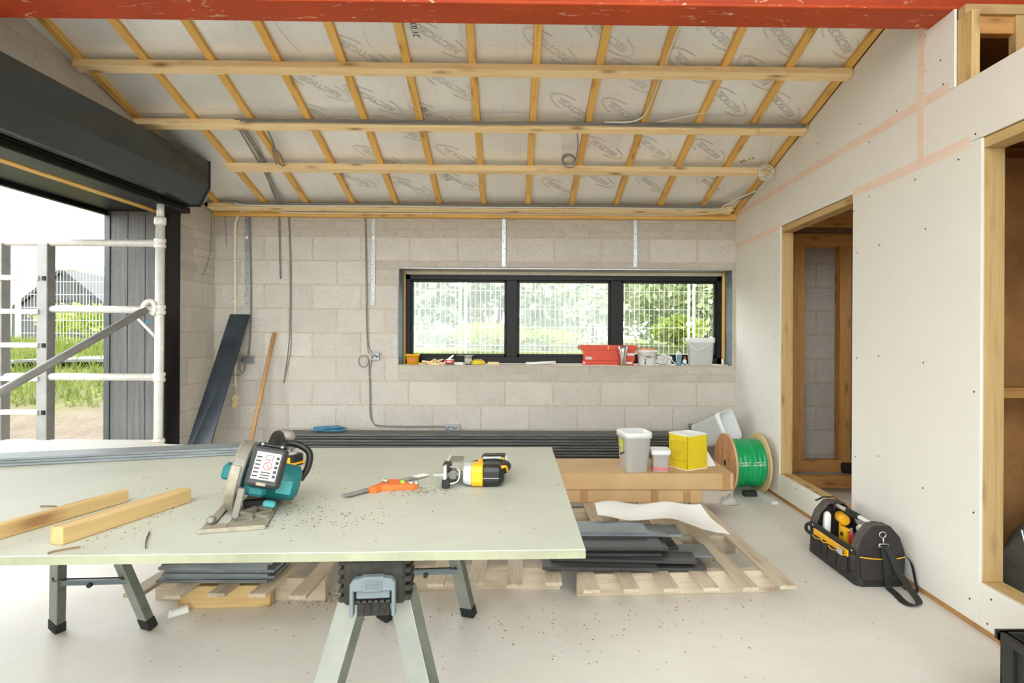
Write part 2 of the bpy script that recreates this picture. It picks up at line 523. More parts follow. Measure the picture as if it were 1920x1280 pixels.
part('head_trim', MB().box(-3.10, -2.955, 2.6, 4.80, 2.29, 2.36), M['frameblack'], dr, world=True)
timber('head_batten', (-3.13, 2.6, 2.285), (-3.13, 4.93, 2.285), .07, .045, M['batten'], dr)
part('outer_trim', MB().box(-3.57, -3.17, 2.6, 4.93, 2.27, 2.36).box(-3.57, -3.53, 2.6, 4.96, 2.235, 2.36), M['frameblack'], dr, world=True)

# ---- right wall: timber studs with plasterboard sheets
wall_right = thing('wall_right', 'timber stud partition clad in white plasterboard with taped joints', 'wall', (1.95, 3, 0), kind='structure')
XB = 1.90
def board(name, outline):
    """sheet from its (y, z) outline, 12.5 mm thick"""
    pts = list(outline)
    m = MB()
    n_ = len(pts)
    vs = [(XB, y, z) for y, z in pts] + [(XB + .0125, y, z) for y, z in pts]
    fs = [tuple(range(n_)), tuple(reversed(range(n_, 2*n_)))]
    for q in range(n_): fs.append((q, n_+q, n_+(q+1) % n_, (q+1) % n_))
    m.add(vs, fs)
    return part(name, m, M['plaster'], wall_right, .0012, world=True)
def rect(y0, y1, z0, z1, g=.0012): return [(y0+g, z0+g), (y1-g, z0+g), (y1-g, z1-g), (y0+g, z1-g)]
O1a, O1b, O2b, TZ, HZ = 3.47, 4.495, 2.464, 2.40, 2.105
board('plasterboard', rect(O1b, 5.5, .03, HZ))
board('plasterboard', rect(O2b, O1a, .03, HZ))
board('plasterboard', rect(2.857, 5.5, HZ, TZ))
board('plasterboard', rect(1.2, 2.857, HZ, 2.385))
board('plasterboard', [(2.858, TZ+.001), (5.45, TZ+.001), (5.45, roof_z(5.45)-.004), (2.858, roof_z(2.858)-.004)])
board('plasterboard', [(2.63, 2.386), (2.856, 2.386), (2.856, roof_z(2.856)-.004), (2.816, roof_z(2.816)-.004), (2.816, 2.741), (2.63, 2.741)])
board('plasterboard', rect(O1a, O1b, .03, .20))
board('plasterboard', rect(1.0, O2b, .03, .215))
board('plasterboard', rect(-2.5, .999, .03, 2.6))
def tape(y0, z0, y1, z1, w, dx=0):
    d = Vector((0, y1-y0, z1-z0)); L = d.length; d.normalize(); s = Vector((0, -d.z, d.y)) * w / 2
    a, b = Vector((XB-.0008-dx, y0, z0)), Vector((XB-.0008-dx, y1, z1)); t = Vector((.001, 0, 0))
    m = MB(); m.hexa([a-s, b-s, b-s+t, a-s+t], [a+s, b+s, b+s+t, a+s+t])
    part('joint_tape', m, M['tape'], wall_right, world=True)
tape(5.49, TZ, 2.66, TZ, .048)
tape(5.49, HZ, O1b, HZ, .044)
tape(O1a, HZ+.002, 2.53, HZ+.002, .05)
tape(2.855, 2.115, 2.855, 2.88, .052, .0006)
mb0 = MB().lathe([(.0045, 0), (.0045, .0012)], 8); sm = mb0.mesh('screw'); sm.materials.append(M['screw'])
def screw(y, z):
    o = link('screw', sm, None, wall_right); o.matrix_basis = wm(wall_right).inverted() @ T((XB - .0012, y, z)) @ RY(PI/2)
for y, z in ((5.25,.9),(5.27,1.3),(5.2,1.68),(4.6,1.25),(4.62,.62),(4.58,1.72),(5.2,.45),(4.6,.3),
             (3.42,1.75),(3.42,1.13),(3.43,.55),(3.2,1.76),(3.2,1.15),(3.2,.6),(2.82,1.78),(2.83,1.13),(2.83,.52),(2.5,1.02),(2.5,.50),(2.52,.12),(2.9,2.04),(3.3,2.05),(3.46,2.0),(2.6,2.05),
             (4.2,.16),(3.9,.10),(3.62,.15),(2.4,.17),(2.42,.06),(4.3,2.16),(3.3,2.36),(3.05,2.44),(2.83,2.55),(2.83,2.44),(2.87,2.36),(2.72,2.55),(2.71,2.75),(2.7,2.43),(3.9,2.55),(3.9,2.43),(3.4,2.5),(4.6,2.44),(2.87,2.14),(2.83,2.72),(2.5,2.13)):
    screw(y, z)
# studs, plates, linings behind the sheets
XS = XB + .0125 + .045
W = M['studwood']
def stud(y0, z0, z1, mat=None, x=XS, name='stud', w=.045, d=.09):
    return timber(name, (x, y0, z0), (x, y0, z1), w, d, mat or W, wall_right, up=(1, 0, 0))
def plate(y0, y1, z, mat=None, x=XS, name='plate', h=.045, d=.09):
    return timber(name, (x, y0, z), (x, y1, z), d, h, mat or W, wall_right)
stud(O1b + .0225, .20, 2.06)
stud(O1a - .0225, .20, 2.06)
stud(O2b + .0225, .215, 2.06)
for y in (5.4, 5.0, 3.05, 1.9 - .9): stud(y, .06, 2.06)
plate(O1a - .045, O1b + .045, .1775); plate(.95, O2b + .045, .1925)
plate(-2.4, 5.45, .0225, mat=M['oldwood'], name='sole_plate')
plate(O1a - .3, O1b + .3, 2.0825, name='lintel'); plate(.95, O2b + .3, 2.0825, name='lintel')
plate(1.0, 2.70, 2.362, name='lintel')
stud(2.585, 2.385, 2.692, x=1.9125+.019, w=.09, d=.038)
timber('lintel', (1.915, 2.605, 2.7155), (3.2, 2.605, 2.7155), .05, .045, W, wall_right)
timber('stud', (2.19, 2.605, 2.385), (2.19, 2.605, 2.692), .045, .09, W, wall_right, up=(1, 0, 0))
timber('noggin', (XS, 2.62, 2.66), (2.9, 2.62, 2.66), .045, .09, M['oldwood'], wall_right)

# ---- closets behind the partition: dark timber framing
closet = thing('partition_frame', 'dark timber framing inside the closets behind the right wall', 'timber frame', (2.8, 5.0, 0), kind='structure')
OW = M['oldwood']
timber('sole_plate', (1.99, 5.12, .13), (3.5, 5.12, .13), .09, .10, OW, closet)
timber('sole_plate', (1.99, 4.74, .085), (3.5, 4.74, .085), .09, .09, OW, closet)
timber('sole_plate', (1.99, 4.2, .03), (3.5, 4.2, .03), .12, .045, OW, closet)
timber('top_plate', (1.99, 5.12, 2.10), (3.5, 5.12, 2.10), .09, .11, OW, closet)
for x in (2.31, 2.72, 3.4):
    timber('stud', (x, 5.12, .18), (x, 5.12, 2.05), .10, .09, OW, closet, up=(0, 1, 0))
timber('stud', (2.265, 5.3, .0), (2.265, 5.3, 2.2), .05, .09, OW, closet, up=(0, 1, 0))
for k, yy in enumerate((4.95, 4.4, 3.85, 3.3, 2.75, 2.2, 1.65)):
    timber('joist', (2.0, yy, 2.26), (4.1, yy, 2.26), .05, .14, OW, closet)
for zq in (.95, ):
    timber('noggin', (2.02, 1.55, zq), (3.0, 3.3, zq), .09, .05, OW, closet)
timber('shelf_batten', (2.02, 2.86, .985), (3.9, 2.86, .985), .10, .05, OW, closet)
for x in (2.35, 2.62, 2.95, 3.3):
    timber('stud', (x, 3.0, .0), (x, 3.0, 2.19), .07, .09, OW, closet, up=(0, 1, 0))
M['membrane'] = plain('brown_sheathing', rgb(176, 130, 78), .8, dirt=.18, scale=3)
part('sheathing', MB().box(2.0, 4.1, 3.06, 3.08, 0, 2.2), M['membrane'], closet, world=True)
part('sheathing', MB().box(4.08, 4.1, -2.4, 3.6, 0, 2.5).box(4.08, 4.1, 4.8, 5.5, 0, 2.5).box(4.08, 4.1, 3.6, 4.8, 0, 1.45).box(4.08, 4.1, 3.6, 4.8, 1.95, 2.5), M['membrane'], closet, world=True)  # unseen gap left in the outer sheathing to let daylight into the closet
part('loft_deck', MB().box(2.004, 4.1, .6, 2.60, 2.34, 2.36).box(2.004, 4.1, 2.60, 5.5, 2.34, 2.36), M['membrane'], closet, world=True)
part('loft_back', MB().box(3.3, 3.32, -.5, 5.5, 2.36, 3.4), M['membrane'], closet, world=True)
part('rear_sheathing', MB().box(2.0, 4.1, .58, .60, 0, 2.9), M['membrane'], closet, world=True)

# ---- roof: foil-faced boards between rafters, battens across them
ceiling = thing('ceiling', 'sloping ceiling of foil-faced insulation boards between timber battens', 'ceiling', (0, 5.4, 2.42), kind='structure')
NEAR = [-2.640,-2.268,-1.877,-1.495,-1.115,-.739,-.353,.020,.394,.764,1.132,1.518,1.873]
FAR = [-2.85,-2.427,-2.047,-1.632,-1.244,-.855,-.455,-.054,.343,.746,1.145,1.535,1.878]
def rx(i, y):
    t = (y - 3.165) / (5.258 - 3.165)
    return NEAR[i] + (FAR[i] - NEAR[i]) * t
YA, YZ = -0.35, 5.52  # unseen near end of the roof set for the daylight it lets in
def slope_pt(x, y, off=0): return Vector((x, y, roof_z(y))) + ROOF_N * off
for i in range(13):
    timber('batten', slope_pt(rx(i, YA), YA, .035), slope_pt(rx(i, YZ), YZ, .035), .046, .07, M['batten'], ceiling, up=ROOF_N)
def panel(x0a, x1a, x0b, x1b, ya, yb, off, tilt):
    lo = [slope_pt(x0a, ya, off+tilt), slope_pt(x1a, ya, off-tilt), slope_pt(x1b, yb, off-tilt), slope_pt(x0b, yb, off+tilt)]
    hi = [p + ROOF_N * .06 for p in lo]
    m = MB(); m.hexa(lo, hi)
    return part('insulation_board', m, M['foil'], ceiling, world=True)
for i in range(12):
    ym = 4.02 + random.uniform(-.05, .05)
    for ya, yb in ((YA, ym), (ym + .003, YZ)):
        panel(rx(i, ya)+.024, rx(i+1, ya)-.024, rx(i, yb)+.024, rx(i+1, yb)-.024, ya, yb, .026 + random.uniform(-.0012, .0012), random.uniform(-.0012, .0012))
panel(rx(0, YA) - .5, rx(0, YA) - .024, rx(0, YZ) - .3, rx(0, YZ)-.024, YA, YZ, .026, 0)
part('roof_deck', MB().hexa([slope_pt(-3.6, YA, .09), slope_pt(4.1, YA, .09), slope_pt(4.1, 5.95, .09), slope_pt(-3.6, 5.95, .09)],
     [slope_pt(-3.6, YA, .13), slope_pt(4.1, YA, .13), slope_pt(4.1, 5.95, .13), slope_pt(-3.6, 5.95, .13)]), M['membrane'], ceiling, world=True)
def purlin(y, x0, x1, tag_split=None, w=.07, h=.045):
    xs = [x0, x1] if tag_split is None else [x0, tag_split, x1]
    for a, b in zip(xs, xs[1:]):
        timber('purlin', slope_pt(a, y + w/2, -h/2), slope_pt(b, y + w/2, -h/2), w, h, M['wood'], ceiling, up=ROOF_N)
purlin(3.468, -2.70, 1.895, 1.50)
purlin(4.045, -2.74, 1.895, 1.56)
purlin(4.618, -2.41, 1.895, 1.60)
purlin(5.31, -2.93, 1.80, None, w=.075)
timber('wall_plate', (-2.96, 5.475, 2.372), (1.895, 5.475, 2.372), .05, .055, M['batten'], ceiling)
# ---- red steel beam
mb = MB()
mb.box(-3.5, 3.3, 2.635, 2.812, 2.742, 2.758).box(-3.5, 3.3, 2.718, 2.730, 2.758, 3.0).box(-3.5, 3.3, 2.635, 2.812, 3.0, 3.016)
struct('steel_beam', mb, M['oxide'], 'red oxide painted steel beam crossing under the ceiling', 'steel beam', bevel=.003)

# ---- window
win = thing('window_1', 'long black framed window of three panes in the block wall', 'window', (.3, 5.690, .975), kind='structure')
FB = M['frameblack']
fx0, fx1, fz0, fz1 = -1.234, 1.832, .986, 1.841
mb = MB()
mb.box(fx0, fx1, 5.690, 5.770, fz0, fz0+.062).box(fx0, fx1, 5.690, 5.770, fz1-.05, fz1)
mb.box(fx0, fx0+.045, 5.690, 5.770, fz0, fz1).box(fx1-.045, fx1, 5.690, 5.770, fz0, fz1)
part('frame', mb, FB, win, .003, world=True)
for a, b in ((-.262, -.158), (.751, .855)):
    part('mullion', MB().box(a, b, 5.695, 5.770, fz0+.06, fz1-.05), FB, win, .003, world=True)
bays = ((fx0+.045, -.262), (-.158, .751), (.855, fx1-.045))
for a, b in bays:
    z0, z1 = fz0+.062, fz1-.05
    m = MB()
    m.box(a, b, 5.710, 5.750, z0, z0+.028).box(a, b, 5.710, 5.750, z1-.022, z1).box(a, a+.022, 5.710, 5.750, z0, z1).box(b-.022, b, 5.710, 5.750, z0, z1)
    part('sash', m, FB, win, .003, world=True)
    part('pane', MB().box(a+.02, b-.02, 5.728, 5.732, z0+.026, z1-.02), M['glass'], win, world=True)
M['mastic'] = plain('blue_grey_membrane', rgb(120, 134, 142), .6, dirt=.15, scale=9)
part('reveal_strip', MB().box(WX0, WX0+.006, 5.5, 5.710, WZ0, WZ1), M['mastic'], win, world=True)
part('reveal_strip', MB().box(WX1-.006, WX1, 5.5, 5.710, WZ0, WZ1), M['mastic'], win, world=True)
timber('packer', (WX0+.016, 5.72, WZ0), (WX0+.016, 5.72, WZ1), .05, .020, M['batten'], win, up=(1, 0, 0))
timber('packer', (1.849, 5.705, WZ0+.06), (1.849, 5.705, WZ1), .05, .028, M['batten'], win, up=(1, 0, 0))
M['foam'] = plain('cream_foam', rgb(226, 214, 190), .9, dirt=.12, scale=40)
part('foam_strip', MB().box(fx0, fx1, 5.690, 5.750, fz1, WZ1-.01), M['foam'], win, world=True)
part('head_plate', MB().box(WX0, WX1+.01, 5.49, 5.710, WZ1-.006, WZ1), M['steelgrey'], win, world=True)
part('sill_slab', MB().box(WX0, WX1, 5.497, 5.790, WZ0-.004, WZ0+.002), M['mortar'], win, world=True)
# ================================================================ OUTSIDE
def sstep(a, b, t):
    t = max(0, min(1, (t - a) / (b - a))); return t * t * (3 - 2 * t)
def ground_h(x, y): return -.12 + 1.08 * sstep(5.9, 11.5, y) + .05 * math.sin(x * .7) * math.sin(y * .9)
mb = MB()
gx = [-60, -45, -32, -24] + [-18 + i * .75 for i in range(37)] + [12, 16, 24, 36, 50]
gy = [-40, -25, -14, -8, -5, -2.5, 0, 2, 3.5, 4.8] + [5.8 + i * .5 for i in range(22)] + [18, 20, 24, 30, 40, 60, 90]
for y in gy:
    for x in gx:
        z = ground_h(x, y)
        mb.v.append(Vector((x, y, min(z, -.16) if (-4.2 < x < 5 and y < 6) else z)))
W_ = len(gx)
for j in range(len(gy)-1):
    for i in range(W_-1):
        mb.f.append((j*W_+i, j*W_+i+1, (j+1)*W_+i+1, (j+1)*W_+i)); mb.sm.append(True)
n = NT('grass_and_dirt')
tc = n.node('ShaderNodeTexCoord'); sx = n.node('ShaderNodeSeparateXYZ'); n.L(tc.outputs['Object'], sx.inputs[0])
v = tc.outputs['Object']
dirt = n.ramp(n.noise(v, 2.5, 6, .7), [(.3, rgb(96, 82, 68)), (.7, rgb(124, 110, 94))])
dirt = n.mix(n.ramp(n.noise(v, 22, 4), [(.5, BW(0)), (.75, BW(.6))]), dirt, rgb(88, 70, 54))
gr = n.ramp(n.noise(v, 1.3, 7, .72), [(.3, rgb(70, 84, 28)), (.5, rgb(98, 106, 46)), (.72, rgb(126, 128, 72))])
ad = n.node('ShaderNodeMath', operation='ADD'); n.L(sx.outputs['Y'], ad.inputs[0])
mu = n.node('ShaderNodeMath', operation='MULTIPLY'); n.L(n.noise(v, .8, 4), mu.inputs[0]); mu.inputs[1].default_value = 3.0; n.L(mu.outputs[0], ad.inputs[1])
mr = n.node('ShaderNodeMapRange'); mr.inputs['From Min'].default_value = 9.2; mr.inputs['From Max'].default_value = 10.6; n.L(ad.outputs[0], mr.inputs[0])
n.bump(n.noise(v, 9, 5, .7), .6, .06)
M['ground'] = n.fin(n.mix(mr.outputs[0], dirt, gr), .95)
g = link('ground', mb.mesh('ground'), M['ground'])
tag(g, 'rough garden ground of dry dirt and bright grass outside', 'ground', kind='structure')

def leafy(name, cols):
    n = NT(name)
    oi = n.node('ShaderNodeTexCoord')
    f = n.noise(oi.outputs['Object'], 1.7, 4, .7)
    c = n.ramp(f, [(.32, cols[0]), (.5, cols[1]), (.68, cols[2])])
    tl = n.node('ShaderNodeBsdfTranslucent'); mx = n.node('ShaderNodeMixShader'); mx.inputs[0].default_value = .45
    n.L(c, tl.inputs[0]); n.fin(c, .6)
    n.L(n.b.outputs[0], mx.inputs[1]); n.L(tl.outputs[0], mx.inputs[2]); n.L(mx.outputs[0], n.out.inputs[0])
    return n.m
M['leaf'] = leafy('willow_leaf', (rgb(150, 166, 118), rgb(200, 209, 166), rgb(230, 232, 202)))
M['leaf2'] = leafy('dark_leaf', (rgb(134, 152, 124), rgb(176, 190, 158), rgb(212, 219, 192)))
M['leaf3'] = leafy('lime_leaf', (rgb(112, 134, 44), rgb(156, 170, 70), rgb(196, 200, 112)))
M['bark'] = plain('grey_bark', rgb(150, 140, 124), .9, dirt=.2, scale=6)
def leaf_cloud(m, c, r, cnt, size, sq=1.0, rng=random):
    for _ in range(cnt):
        while True:
            p = Vector((rng.uniform(-1,1), rng.uniform(-1,1), rng.uniform(-1,1)))
            if .25 < p.length < 1: break
        q = Vector((c[0] + p.x*r, c[1] + p.y*r, c[2] + p.z*r*sq))
        d = Vector((rng.gauss(0,1), rng.gauss(0,1), rng.gauss(0,.7))).normalized()
        e = d.orthogonal().normalized(); e.rotate(Quaternion(d, rng.uniform(0, 6.3)))
        s = size * rng.uniform(.6, 1.4)
        b = len(m.v)
        m.v += [q - d*s, q + e*s*.42, q + d*s, q - e*s*.42]
        m.f.append((b, b+1, b+2, b+3)); m.sm.append(False)
def tree(label, x, y, h, spread, n_br, cnt, size, mat, lean=0, seed=1):
    rng = random.Random(seed)
    z0 = ground_h(x, y)
    t = thing('garden_tree', label, 'tree', (x, y, z0 - .05), group='trees beyond the mesh fence')
    fork = Vector((lean*.4, 0, h * .33))
    m = MB(); m.tube([(0,0,0), fork*.5 + Vector((lean*.05,0,0)), fork], [.06*h*.4, .05*h*.4, .04*h*.4], 8)
    part('trunk', m, M['bark'], t)
    lf = MB(); br = MB()
    for k in range(n_br):
        a = 2*PI*k/n_br + rng.uniform(-.3, .3)
        rr = spread * rng.uniform(.55, 1)
        end = Vector((fork.x + math.cos(a)*rr, math.sin(a)*rr, h * rng.uniform(.30, .92)))
        mid = (fork + end)*.5 + Vector((rng.uniform(-.2,.2), rng.uniform(-.2,.2), h*.06))
        br.tube(spline([fork, mid, end], 4), [.016*h]*3 + [.012*h]*3 + [.007*h]*3, 6)
        for p, w in ((end, 1.0), (mid, .8), (end*.6 + mid*.4, .8)):
            leaf_cloud(lf, p, spread*.5*w, cnt, size, .8, rng)
            leaf_cloud(lf, p - Vector((0,0,h*.18)), spread*.34*w, cnt//2, size, 1.3, rng)
    part('branches', br, M['bark'], t)
    f = part('foliage', lf, mat, t); f['kind'] = 'stuff'
    return t
tree('pale willowy tree left of the left window pane post', -4.2, 17, 4.6, 2.6, 7, 190, .16, M['leaf2'], 0, 3)
tree('bushy tree seen through the left window pane', -1.2, 18.5, 4.6, 2.5, 7, 190, .16, M['leaf'], .5, 4)
tree('wide tree with drooping branches filling the middle window pane', 1.1, 15.5, 4.4, 2.5, 9, 210, .12, M['leaf'], 1.2, 5)
tree('leaning tree with a forked grey trunk in the right window pane', 3.5, 13.8, 3.9, 1.9, 7, 170, .12, M['leaf'], 1.6, 6)
tree('dense tree behind the right window pane', 5.9, 18.5, 4.8, 2.6, 7, 190, .16, M['leaf2'], 0, 8)
tree('green tree beside the barn gable beyond the shutter opening', -32.2, 44, 4.9, 3.0, 9, 330, .15, M['leaf3'], 0, 9)
tree('tall far tree behind the leaning tree', 2.6, 25, 6.0, 3.6, 8, 170, .22, M['leaf2'], 0, 12)
def shrub(label, x, y, r, h, cnt, size, mat, seed, z=None):
    rng = random.Random(seed)
    t = thing('garden_shrub', label, 'shrub', (x, y, ground_h(x, y) - .02), group='shrubs beyond the mesh fence')
    st = MB(); lf = MB()
    for k in range(6):
        a = 2*PI*k/6; e = (math.cos(a)*r*.6, math.sin(a)*r*.6, h*.7)
        st.tube([(0,0,0), (e[0]*.4, e[1]*.4, e[2]*.5), e], [.02, .015, .008], 5)
        leaf_cloud(lf, (e[0], e[1], e[2]*.85), r*.55, cnt, size, h/r*.55, rng)
    leaf_cloud(lf, (0, 0, h*.5), r*.8, cnt*2, size, h/r*.55, rng)
    part('stems', st, M['bark'], t)
    f = part('foliage', lf, mat, t); f['kind'] = 'stuff'
shrub('yellow-green shrub low in the left window pane', -.75, 11.8, .85, .62, 90, .07, M['leaf3'], 21)
shrub('lime shrub under the middle window pane', .25, 12.2, .7, .5, 90, .07, M['leaf3'], 22)
shrub('rounded lime bush at the right of the right window pane', 3.0, 12.0, .5, .85, 130, .08, M['leaf3'], 23)
shrub('leafy shrub behind the mesh fence below the barn', -12.3, 16.5, 1.2, 1.3, 140, .10, M['leaf3'], 24)
shrub('yellowish shrub at the right edge of the barn view', -11.6, 18.5, .9, 1.9, 120, .10, M['leaf3'], 25)
# clipped hedge
mb = MB(); rng = random.Random(5)
for _ in range(5200):
    p = Vector((rng.uniform(-4.6, -1.55), rng.uniform(12.9, 13.6), rng.uniform(1.0, 1.36)))
    d = Vector((rng.gauss(0,1), rng.gauss(0,1), rng.gauss(0,1))).normalized(); e = d.orthogonal().normalized(); s = .045
    b = len(mb.v); mb.v += [p-d*s, p+e*s*.6, p+d*s, p-e*s*.6]; mb.f.append((b,b+1,b+2,b+3)); mb.sm.append(False)
hd = thing('clipped_hedge', 'low clipped green hedge seen through the left window pane', 'hedge', (-3.1, 13.25, .95))
f = part('foliage', mb, M['leaf2'], hd, world=True); f['kind'] = 'stuff'
part('core', MB().box(-4.55, -1.6, 12.98, 13.5, .9, 1.3), M['leaf2'], hd, world=True)
M['grassblade'] = leafy('grass_blade', (rgb(86, 104, 34), rgb(116, 126, 52), rgb(146, 150, 84)))
# grass tufts outside the shutter opening
mb = MB(); rng = random.Random(9)
for _ in range(4200):
    y = rng.uniform(8.0, 15); x = -rng.uniform(.70, .98) * y
    z = ground_h(x, y); h = rng.uniform(.08, .26); a = rng.uniform(0, 6.3)
    if ground_h(x, y) < .15 and rng.random() < .6: continue
    d = Vector((math.cos(a), math.sin(a), 0)) * .012; l = Vector((rng.gauss(0,.06), rng.gauss(0,.06), h))
    p = Vector((x, y, z)); b = len(mb.v); mb.v += [p-d, p+d, p+l]; mb.f.append((b,b+1,b+2)); mb.sm.append(False)
solo('long_grass', mb, M['grassblade'], 'long yellow-green grass growing on the bank outside', 'grass', kind='stuff')

# temporary mesh fence panels
M['galv'] = plain('bright_galvanised_wire', rgb(236, 236, 230), .5, .2, dirt=.03)
def fence_panel(label, x0, x1, y, z0, z1, sp, hs, wr, tr=.021):
    t = thing('fence_panel', label, 'fence panel', ((x0+x1)/2, y, z0), group='temporary mesh fence panels')
    fr = MB(); w = x1 - x0; h = z1 - z0
    for q in (-1, 1): fr.tube([(q*w/2, 0, -.08), (q*w/2, 0, h)], tr, 8)
    for q in (0.06, h): fr.tube([(-w/2, 0, q), (w/2, 0, q)], tr*.8, 8)
    part('frame', fr, M['galv'], t)
    ms = MB(); k = int(w / sp)
    for i in range(1, k): ms.tube([(-w/2 + i*w/k, 0, .06), (-w/2 + i*w/k, 0, h)], wr, 4, False)
    k = int(h / hs)
    for i in range(1, k): ms.tube([(-w/2, 0, i*h/k), (w/2, 0, i*h/k)], wr, 4, False)
    part('wire_mesh', ms, M['galv'], t)
    part('clip', MB().box(w/2-.03, w/2+.06, -.03, .03, h*.45, h*.45+.05), M['galv'], t)
fence_panel('mesh fence panel behind the left part of the window', -4.55, -1.12, 9.0, .55, 2.5, .075, .255, .0024)
fence_panel('mesh fence panel behind the middle of the window', -1.04, 2.39, 9.0, .55, 2.5, .075, .255, .0024)
fence_panel('mesh fence panel behind the right end of the window', 2.47, 5.9, 9.0, .55, 2.5, .075, .255, .0024)
fence_panel('mesh fence panel at the left edge beyond the ladder frame', -15.7, -12.35, 14.0, .96, 2.78, .075, .3, .005, .05)
fence_panel('mesh fence panel in front of the barn', -12.15, -8.8, 14.0, .96, 2.78, .075, .3, .005, .05)
# barn and shed
n = NT('grey_vertical_boards')
w = n.node('ShaderNodeTexWave'); w.inputs['Scale'].default_value = 1.6; w.inputs['Distortion'].default_value = .2
tc = n.node('ShaderNodeTexCoord'); n.L(tc.outputs['Object'], w.inputs['Vector'])
M['barnwall'] = n.fin(n.ramp(w.outputs['Fac'], [(.0, rgb(48, 49, 50)), (.25, rgb(72, 72, 72)), (1, rgb(80, 80, 79))]), .8)
M['barnroof'] = plain('barn_roof', rgb(52, 53, 54), .6)
M['shedroof'] = plain('pale_metal_roof', rgb(120, 132, 142), .5, dirt=.04)
bn = thing('garden_barn', 'grey boarded barn with a pitched gable beyond the mesh fence', 'barn', (-23.8, 30, .8))
poly = [(-2.9, 0), (2.9, 0), (2.9, 1.2), (0, 3.55), (-2.9, 1.2)]
m = MB(); m.prism(poly, 0, 9, frame((0, 0, 0), (1, 0, 0), (-.25, 1, 0)) @ Matrix.Identity(4))
mm = MB()
front = [(x, 0, z) for x, z in poly]; back = [(x - 2, 9, z) for x, z in poly]
mm.add(front + back, [(0,1,2,3,4), (9,8,7,6,5), (0,5,6,1), (1,6,7,2), (4,9,5,0)])
part('wall', mm, M['barnwall'], bn)
for sgn in (-1, 1):
    r = MB(); o = .22
    lo = [(0, -.15, 3.55), (sgn*3.2, -.15, .98), (sgn*3.2 - 2, 9.2, .98), (-2, 9.2, 3.55)]
    r.hexa(lo, [(a, b, c + o) for a, b, c in lo])
    part('roof', r, M['barnroof'], bn)
part('hatch', MB().box(-.9, .6, -.06, .0, 1.55, 1.62).box(-.9, .6, -.06, 0, 2.1, 2.16), M['barnroof'], bn)
sh = thing('garden_shed', 'long shed with a pale bluish metal roof left of the barn', 'shed', (-36.2, 36, .8))
part('wall', MB().box(-4, 3.0, 0, 5, 0, 2.1), M['barnwall'], sh)
part('roof', MB().hexa([(-4.3, -.3, 2.0), (3.2, -.3, 2.0), (2.7, 3, 4.9), (-4.3, 3, 4.9)], [(-4.3, -.3, 2.12), (3.2, -.3, 2.12), (2.7, 3, 5.02), (-4.3, 3, 5.02)]), M['shedroof'], sh)
hs = thing('white_house', 'small white house glimpsed between the trees in the middle pane', 'house', (1.2, 40, .9))
part('wall', MB().box(-2.8, 2.8, 0, 5, 0, 2.3), plain('white_render', rgb(240, 240, 236), .8), hs)
part('roof', MB().hexa([(-3.1, -.3, 2.2), (3.1, -.3, 2.2), (3.1, 5.3, 2.2), (-3.1, 5.3, 2.2)], [(-2.6, 2.4, 4.0), (2.6, 2.4, 4.0), (2.6, 2.6, 4.0), (-2.6, 2.6, 4.0)]), M['barnroof'], hs)
for q in (-1.5, 1.2): part('window', MB().box(q, q+.8, -.05, 0, .9, 1.8), M['frameblack'], hs)
mb = MB()
for a, b, z in ((-8.2, 9.9, 0), (-7.6, 9.8, .05)):
    zz_ = ground_h(a, b) + z
    mb.hexa([(a-.7, b-.3, zz_), (a+.7, b-.2, zz_), (a+.6, b+.3, zz_+.03), (a-.6, b+.2, zz_+.02)], [(a-.7, b-.3, zz_+.03), (a+.7, b-.2, zz_+.05), (a+.6, b+.3, zz_+.10), (a-.6, b+.2, zz_+.05)])
solo('roof_sheet_pile', mb, plain('pale_grey_sheet', rgb(104, 106, 104), .6), 'pale grey sheet scraps lying on the grass bank outside', 'scrap sheets', kind='stuff')

# ================================================================ SCAFFOLD in the opening
sc_ = thing('scaffold_tower', 'white aluminium scaffold tower standing in the shutter opening', 'scaffold', (-2.78, 4.4, 0))
AL = M['alu']
def tb(name, a, b, r, mat=AL, n=12, parent=sc_): return part(name, MB().tube([a, b], r, n), mat, parent, world=True)
tb('standard', (-2.785, 4.4, .01), (-2.775, 4.4, 2.12), .030)
tb('spigot', (-2.775, 4.4, 2.10), (-2.775, 4.4, 2.215), .025)
for z in (1.925, 1.432, .931, .44):
    tb('ledger', (-2.79, 4.4, z), (-4.9 if z != 1.432 else -3.60, 4.4, z), .027)
    part('weld_collar', MB().lathe([(.036, -.035), (.040, -.028), (.040, -.012), (.035, -.006), (.035, .006), (.040, .012), (.040, .028), (.036, .035)], 14, T((-2.777, 4.4, z))), AL, sc_, world=True)
part('weld_collar', MB().lathe([(.034, -.03), (.040, -.022), (.040, .022), (.034, .03)], 14, T((-2.776, 4.4, 2.09))), AL, sc_, world=True)
M['stile'] = plain('grey_aluminium_channel', rgb(150, 148, 144), .45, .3, dirt=.08, scale=9)
for x in (-3.615, -3.945):
    part('ladder_stile', MB().box(x-.036, x+.042, 4.36, 4.44, -.12, 1.915), M['stile'], sc_, .004, world=True)
for k in range(7):
    z = 1.905 - .2465 * (k + 1) + .0
    part('rung', MB().box(-3.93, -3.63, 4.345, 4.385, z-.018, z+.018), AL, sc_, .004, world=True)
    if k in (0, 2, 4): part('rung_end', MB().box(-3.605, -3.582, 4.352, 4.362, z-.018, z+.014), M['frameblack'], sc_, world=True)
tb('brace', (-2.84, 4.345, 1.43), (-3.98, 2.45, -.02), .027, M['stile'])
part('brace_hook', MB().tube(spline([(-2.86, 4.33, 1.40), (-2.845, 4.335, 1.47), (-2.81, 4.36, 1.49), (-2.79, 4.37, 1.44), (-2.81, 4.36, 1.39)], 4), .02, 8), AL, sc_, world=True)
tb('short_brace', (-2.93, 4.38, 1.375), (-2.79, 4.40, 1.21), .012)
